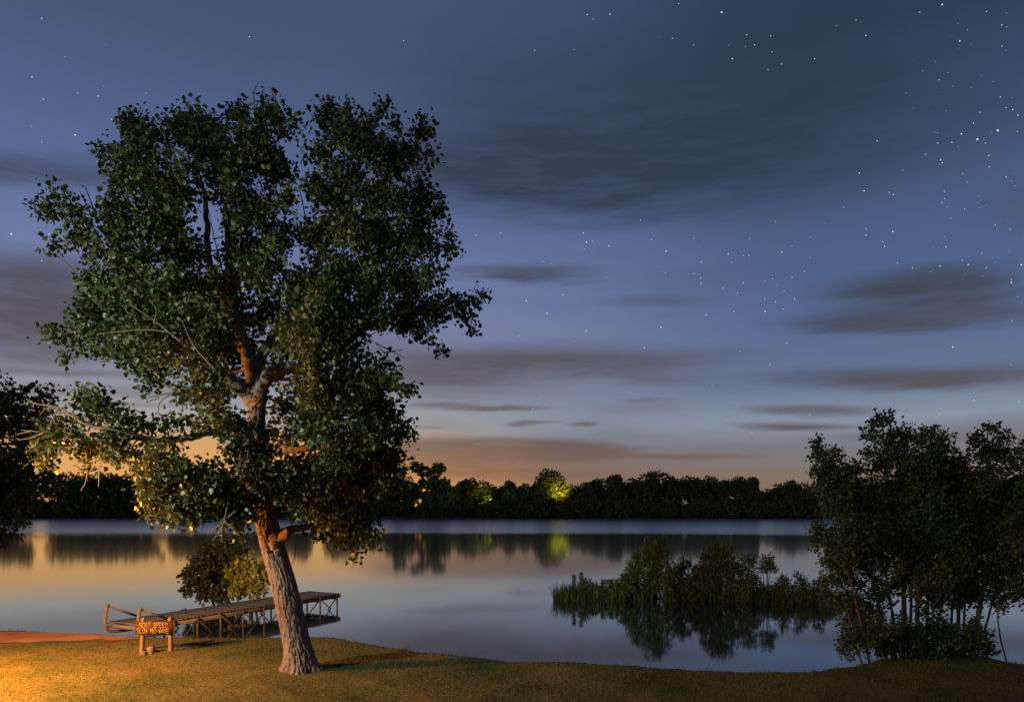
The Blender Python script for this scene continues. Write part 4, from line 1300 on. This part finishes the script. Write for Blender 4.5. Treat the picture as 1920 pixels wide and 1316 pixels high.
def far_variant(kind, seed):
    """unit-height tree: crown array object meshes scaled later"""
    key = (kind, seed)
    if key in FARV:
        return FARV[key]
    st = random.getstate(); random.seed(seed * 13 + hash(kind) % 7 if False else seed * 13 + len(kind))
    cl = []
    if kind == 'round':
        spec = [(0, .62, .30, .34)] + [(random.uniform(-.30, .30), random.uniform(.35, .84), .17, .16) for _ in range(11)]
    elif kind == 'wide':
        spec = [(0, .66, .40, .22)] + [(random.uniform(-.46, .46), random.uniform(.45, .86), .18, .13) for _ in range(14)]
    elif kind == 'tall':
        spec = [(0, .60, .19, .38)] + [(random.uniform(-.18, .18), random.uniform(.3, .9), .12, .12) for _ in range(10)]
    elif kind == 'open':
        spec = [(random.uniform(-.42, .42), random.uniform(.5, .92), .13, .10) for _ in range(11)]
    else:  # bush
        spec = [(0, .42, .55, .40)] + [(random.uniform(-.6, .6), random.uniform(.2, .75), .28, .24) for _ in range(9)]
    P_, A_ = [], []
    for i, (x, z, rx, rz_) in enumerate(spec):
        yy = random.uniform(-.25, .25) if i else 0
        n = int(700 * rx * rz_ / .08) if i == 0 and kind != 'open' else 190
        q = clump_tips((x, yy, z), (rx, rx, rz_), n, 0.4)
        P_.append(q)
        a = unit(q - np.array((x, yy, z))) + rng.normal(size=(n, 3)) * .7
        A_.append(a)
    P_ = np.concatenate(P_); A_ = np.concatenate(A_)
    size = (.045 if kind != 'bush' else .11) * (.6 + .8 * rng.random(len(P_)))
    v, f = leaves(P_, A_, size.astype(np.float32), LEAF_ROUND)
    cm = np_mesh('far_crown_' + kind, v, f)
    m = MB()
    if kind == 'bush':
        m.tube([(0, 0, -.05), (0, 0, .25), (.03, 0, .5)], [.04, .035, .02], 6)
    else:
        m.tube([(0, 0, -.03), (.01, 0, .25), (-.01, 0, .5), (.01, 0, .75)], [.028, .022, .015, .006], 7)
        for x, z, rx, rz_ in spec[1:6]:
            m.tube([(0, 0, .32), (x * .5, 0, (z + .32) / 2), (x, 0, z)], [.014, .010, .005], 5)
    tm = m.mesh('far_trunk_' + kind, True)
    tm.materials.append(MAT['dark_bark'])
    random.setstate(st)
    FARV[key] = (cm, tm)
    return FARV[key]


def far_tree(px, top, kind, seed, label, depth=None, wscale=1.0, leafm='far_leaf', name='far_shore_tree', cat='tree', group='trees along the far shore'):
    d = depth if depth else 284 + random.uniform(-2, 12)
    h = (972.5 + 0.0 - top) / F * d
    x = (px - 960) / F * d
    z = 0.75
    h = CAM_Z - (top - HZ) / F * d - z
    cm, tm = far_variant(kind, seed)
    t = thing(name, (x, d, z), label, cat, group, rz=random.uniform(-.5, .5))
    ck = (kind, seed, leafm)
    if ck not in FARV:
        c2 = cm.copy(); c2.materials.clear(); c2.materials.append(MAT[leafm]); FARV[ck] = c2
    a = obj('trunk', tm, None, t); b = obj('crown', FARV[ck], None, t)
    for o in (a, b):
        o.scale = (h * wscale, h * wscale, h)
    return t


ROW = 'dark tree in the unbroken row along the far shore'
SPECIAL = [
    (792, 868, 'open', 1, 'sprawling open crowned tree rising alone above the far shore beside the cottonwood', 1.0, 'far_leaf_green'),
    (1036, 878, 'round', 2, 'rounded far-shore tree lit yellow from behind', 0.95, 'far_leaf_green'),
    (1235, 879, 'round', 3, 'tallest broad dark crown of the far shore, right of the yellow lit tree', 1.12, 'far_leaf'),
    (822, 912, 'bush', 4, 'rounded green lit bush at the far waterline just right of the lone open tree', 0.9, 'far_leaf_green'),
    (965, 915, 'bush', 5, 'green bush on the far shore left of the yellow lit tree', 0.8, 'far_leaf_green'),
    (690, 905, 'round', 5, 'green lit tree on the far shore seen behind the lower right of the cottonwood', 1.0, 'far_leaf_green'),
    (1390, 892, 'wide', 1, 'broad flat topped crown right of the middle of the far shore', 0.8, 'far_leaf'),
    (1482, 897, 'round', 6, 'rounded dark tree right of the low gap in the far tree row', 0.85, 'far_leaf'),
]
for px, top, kind, sd_, lb, ws, lm in SPECIAL:
    far_tree(px, top, kind, sd_, lb, wscale=ws, leafm=lm, depth=283 if kind == 'bush' else 288, group=None)
rowlist = [(845, 908), (872, 897), (905, 898), (935, 909), (958, 902), (985, 905), (1008, 900), (1080, 908), (1098, 903), (1112, 899), (1132, 894), (1155, 891), (1185, 893), (1207, 895), (1262, 893), (1291, 889), (1312, 897), (1336, 891),
           (1362, 894), (1412, 897), (1440, 914), (1460, 912), (1506, 902), (1530, 916), (770, 900), (745, 892), (718, 905), (660, 898), (630, 890), (565, 889), (530, 895), (498, 890), (465, 893), (432, 888), (402, 891), (370, 886), (338, 889), 
           (278, 888), (246, 884), (215, 887), (186, 884), (156, 887), (128, 882), (34, 878), (4, 882), (-35, 875), (-80, 878), (1565, 902), (1600, 898), (1640, 902), (1680, 895), (1725, 900), (1770, 896), (1815, 900), (1860, 895), (1905, 890), (1950, 897), (2000, 892), (-130, 882), (2060, 892), (2120, 896)]
ORD = ['first', 'second', 'third', 'fourth', 'fifth', 'sixth', 'seventh', 'eighth', 'ninth', 'tenth', 'eleventh', 'twelfth', 'thirteenth', 'fourteenth', 'fifteenth', 'sixteenth']
leftrow = sorted([p for p, t_ in rowlist if 840 < p < 1036], reverse=True)
midrow = sorted([p for p, t_ in rowlist if 1036 < p < 1235])
rightrow = sorted([p for p, t_ in rowlist if 1235 < p < 1545])
for i, (px, top) in enumerate(rowlist):
    kind = ('round', 'tall', 'round', 'wide', 'tall')[i % 5] if 840 < px < 1540 else ('round', 'wide', 'round')[i % 3]
    if px in leftrow:
        lb = ORD[leftrow.index(px)] + ' dark far-shore tree to the left of the yellow lit tree'
    elif px in midrow:
        lb = ORD[midrow.index(px)] + ' dark far-shore tree to the right of the yellow lit tree'
    elif px in rightrow:
        lb = ORD[rightrow.index(px)] + ' dark far-shore tree to the right of the tallest broad crown'
    elif px < 840:
        lb = 'dark far-shore tree in the solid row behind and left of the cottonwood'
    else:
        lb = 'dark far-shore tree hidden behind the right-hand thicket'
    far_tree(px, top, kind, 1 + i % 4, lb, wscale=random.uniform(.8, 1.0) if kind != 'wide' else .6, depth=286 + (i * 7 % 11))
# flat dark hill ridge of wood behind the left part
for i in range(58):
    px = -150 + i * 39 + random.uniform(-8, 8)
    far_tree(px, random.uniform(932, 944), 'bush', 1 + i % 3, 'low dark bush along the foot of the far tree row', depth=280.5 + random.uniform(0, 2.0), wscale=random.uniform(1.0, 1.4), name='far_shore_bush', cat='bush', group='bushes along the far waterline')

# wood behind the row: one mass
nw = 16000
wx = rng.uniform(-330, 330, nw); wy = 300 + rng.random(nw) * 24
prof = 6.0 + 2.4 * np.sin(wx * .11) * np.sin(wx * .043 + 1) + 2.0 * np.sin(wx * .31)
wz = 1.5 + rng.random(nw) ** .7 * prof
v, f = leaves(np.stack([wx, wy, wz], -1), rng.normal(size=(nw, 3)), (1.1 + rng.random(nw)).astype(np.float32), LEAF_ROUND)
tag(obj('far_woodland', np_mesh('far_woodland', v, f), MAT['far_leaf']), 'dark woodland mass behind the far tree row', 'woodland', kind='stuff')

# lamps across the lake, behind the trees
street_lamp((1060 - 960) / F * 280, 280, 8.0, ((1036 - 960) / F * 288, 289, 15.5), (1.0, 0.62, 0.07), 20000, 0.3, 'yellow lamp across the lake beside the lit tree', 1.0, 130)
street_lamp((925 - 960) / F * 280, 280, 7.0, ((860 - 960) / F * 288, 289, 12.5), (0.95, 0.85, 0.16), 3500, 0.3, 'dim greenish lamp across the lake left of the lit tree', 0.9, 140)

# ------------------------------------------------------------------ stars
ST5 = [(786, 47, 3), (367, 54, 2), (282, 56, 1), (304, 73, 1), (625, 15, 1), (85, 190, 1.5), (233, 187, 1), (550, 140, 1), (602, 145, 1), (681, 170, 1), (880, 132, 1), (970, 136, 1.5), (813, 171, 1), (876, 176, 1), (910, 170, 1), (975, 196, 1.2), (826, 221, 2), (1011, 241, 1.5), (960, 262, 1), (1135, 222, 1), (1290, 76, 1.3), (1308, 84, 1), (1216, 97, 1), (1327, 134, 1.5), (1528, 47, 2), (1613, 18, 2), (1779, 45, 1), (1855, 50, 1), (1837, 95, 1), (1855, 102, 1), (1679, 155, 2), (1837, 174, 1.5), (1587, 232, 1), (1369, 529, 1.3), (1602, 300, 1), (1832, 365, 2), (1877, 412, 1.5), (1853, 405, 1), (1897, 433, 1.5), (1755, 422, 1.5), (1731, 463, 1), (1822, 490, 3), (1895, 494, 1), (1685, 503, 2), (1745, 523, 3), (1596, 537, 2), (1775, 537, 1), (1650, 535, 1), (1673, 551, 1.3), (1551, 579, 1.7), (1607, 600, 2.5), (1614, 611, 1.5), (1787, 584, 2), (1790, 627, 1), (1586, 497, 1), (1800, 495, 1), (1303, 650, 1.5), (1466, 640, 1.3), (1320, 716, 1.5), (1415, 722, 1.5), (1431, 730, 1.3), (1244, 779, 1.5), (1175, 838, 1.3), (1707, 684, 2.3), (1690, 652, 1), (1622, 718, 2.5), (1685, 712, 1), (1612, 760, 1.5), (1632, 776, 1.8), (1622, 745, 1), (1697, 785, 1), (1752, 735, 1), (1754, 780, 1), (1853, 664, 1.3), (1880, 652, 1), (1873, 680, 1), (1885, 698, 1.3), (1645, 820, 1), (1820, 857, 1.5), (1868, 860, 1.3), (1812, 845, 1), (1428, 869, 2.3), (1327, 882, 2.2), (1328, 859, 1.5), (1390, 906, 1.5), (1397, 924, 2), (1622, 889, 1.8), (1627, 927, 1.3), (988, 831, 1.6), (482, 827, 1.2), (268, 874, 1.2), (279, 909, 2.2), (300, 905, 1), (271, 934, 1.6), (364, 922, 1.6), (386, 911, 1), (523, 899, 1.4), (578, 942, 2.2), (682, 895, 1.2), (719, 908, 1.6), (732, 946, 1), (811, 953, 2), (868, 960, 1), (888, 958, 1), (891, 895, 1), (1012, 946, 2), (1050, 924, 1), (1120, 889, 1), (1117, 966, 1.3), (710, 983, 2.8), (824, 984, 1), (891, 982, 1), (548, 1000, 1), (576, 1024, 1.3), (683, 1027, 1.4), (708, 1043, 1), (709, 1064, 2.3), (867, 1060, 1.5), (948, 1053, 1), (977, 1046, 1.2), (993, 1070, 1.2), (1027, 1047, 1), (1050, 1040, 1.2), (1096, 1018, 1.2), (792, 1081, 2), (845, 1099, 1.5), (842, 1111, 1), (948, 1121, 1), (988, 1132, 1.3), (1060, 1120, 1.5), (1020, 1092, 1), (191, 1107, 2), (54, 1128, 1.6), (133, 1175, 2.5), (115, 981, 1.2), (145, 990, 1.2), (270, 995, 1), (359, 1042, 1), (465, 1127, 1), (727, 1181, 2.2), (832, 1169, 1.7), (949, 1168, 2.2), (1017, 1159, 1.5), (1502, 1005, 2), (1605, 998, 2), (1571, 1020, 1), (1711, 993, 3), (1690, 977, 1.5), (1779, 1004, 1), (1866, 944, 2.3), (1873, 1060, 2.3), (1873, 1049, 1.5), (1910, 993, 2), (1765, 1037, 1), (1762, 950, 1), (1445, 986, 1)]
ST4 = [(156, 70, 2.2), (395, 170, 1.5), (243, 214, 1.2), (120, 290, 2.2), (388, 325, 1.7), (368, 361, 2.2), (291, 349, 1.3), (549, 350, 1.2), (935, 139, 1.3), (418, 448, 2.2), (281, 507, 2.3), (118, 474, 2), (156, 534, 1.5), (163, 373, 1), (364, 606, 1.4), (42, 878, 2.3), (185, 878, 1.5), (156, 978, 1.6), (1786, 883, 1.2), (1877, 875, 1.4), (1800, 934, 1.7), (1514, 154, 1)]
ST6 = [(513, 295, 2.2), (495, 542, 1.5), (470, 577, 1.3), (800, 396, 1.5), (849, 337, 2), (628, 346, 1.8), (430, 363, 1.4), (595, 379, 1.3), (984, 507, 1.2), (1003, 507, 1.2), (1117, 649, 3), (1170, 446, 1.5), (1082, 408, 1.3), (1220, 383, 1.4), (1292, 378, 1.4), (1710, 394, 2.3), (1773, 552, 2), (1905, 556, 1.7), (1598, 453, 1.1), (1288, 594, 1.2), (1670, 593, 1.1), (1420, 533, 1.2), (1467, 533, 1), (1885, 317, 1.3), (1882, 447, 1.2)]
stars = [(960 + a / 2, b / 2, s) for a, b, s in ST5] + [(a / 2, b / 2, s) for a, b, s in ST4] + [(700 + a / 1.574, 400 + b / 1.574, s) for a, b, s in ST6]
for i in range(36):
    stars.append((random.uniform(1750, 1925) - abs(random.gauss(0, 60)), random.uniform(20, 560), random.uniform(.35, .6)))
# the field goes on round the frame
for i in range(260):
    stars.append((random.choice((random.uniform(-900, -20), random.uniform(1940, 2800))), random.uniform(-500, 780), random.choice((.8, 1, 1.2, 1.6, 2))))
SV, SF = [], []
SD = 3000.0
for a, b, s in stars:
    dv = Vector(((a - 960) / F, 1, (HZ - b) / F)).normalized()
    c = Vector((0, 0, CAM_Z)) + dv * SD
    r = SD / 692.0 * 0.38 * (s ** 0.78)
    o_ = len(SV)
    for ax_ in ((1, 0, 0), (0, 1, 0), (-1, 0, 0), (0, -1, 0), (0, 0, 1), (0, 0, -1)):
        SV.append(tuple(c + Vector(ax_) * r))
    for i in range(4):
        j = (i + 1) % 4
        SF += [(o_ + i, o_ + j, o_ + 4), (o_ + j, o_ + i, o_ + 5)]
sm = emis('star_light', (0.85, 0.92, 1.0), 1.0)
nt = sm.node_tree
gn = nt.nodes.new('ShaderNodeNewGeometry'); rp = nt.nodes.new('ShaderNodeValToRGB')
rp.color_ramp.elements[0].color = (0.16, 0.19, 0.24, 1); rp.color_ramp.elements[1].color = (1.0, 0.72, 0.42, 1); k_ = rp.color_ramp.elements.new(.55); k_.color = (0.55, 0.62, 0.70, 1); k_ = rp.color_ramp.elements.new(.85); k_.color = (0.95, 1.0, 1.0, 1)
nt.links.new(gn.outputs['Random Per Island'], rp.inputs[0]); nt.links.new(rp.outputs[0], nt.nodes['Emission'].inputs[0])
tag(obj('stars', np_mesh('stars', np.array(SV), np.array(SF)), sm), 'stars scattered over the night sky', 'stars', kind='stuff')
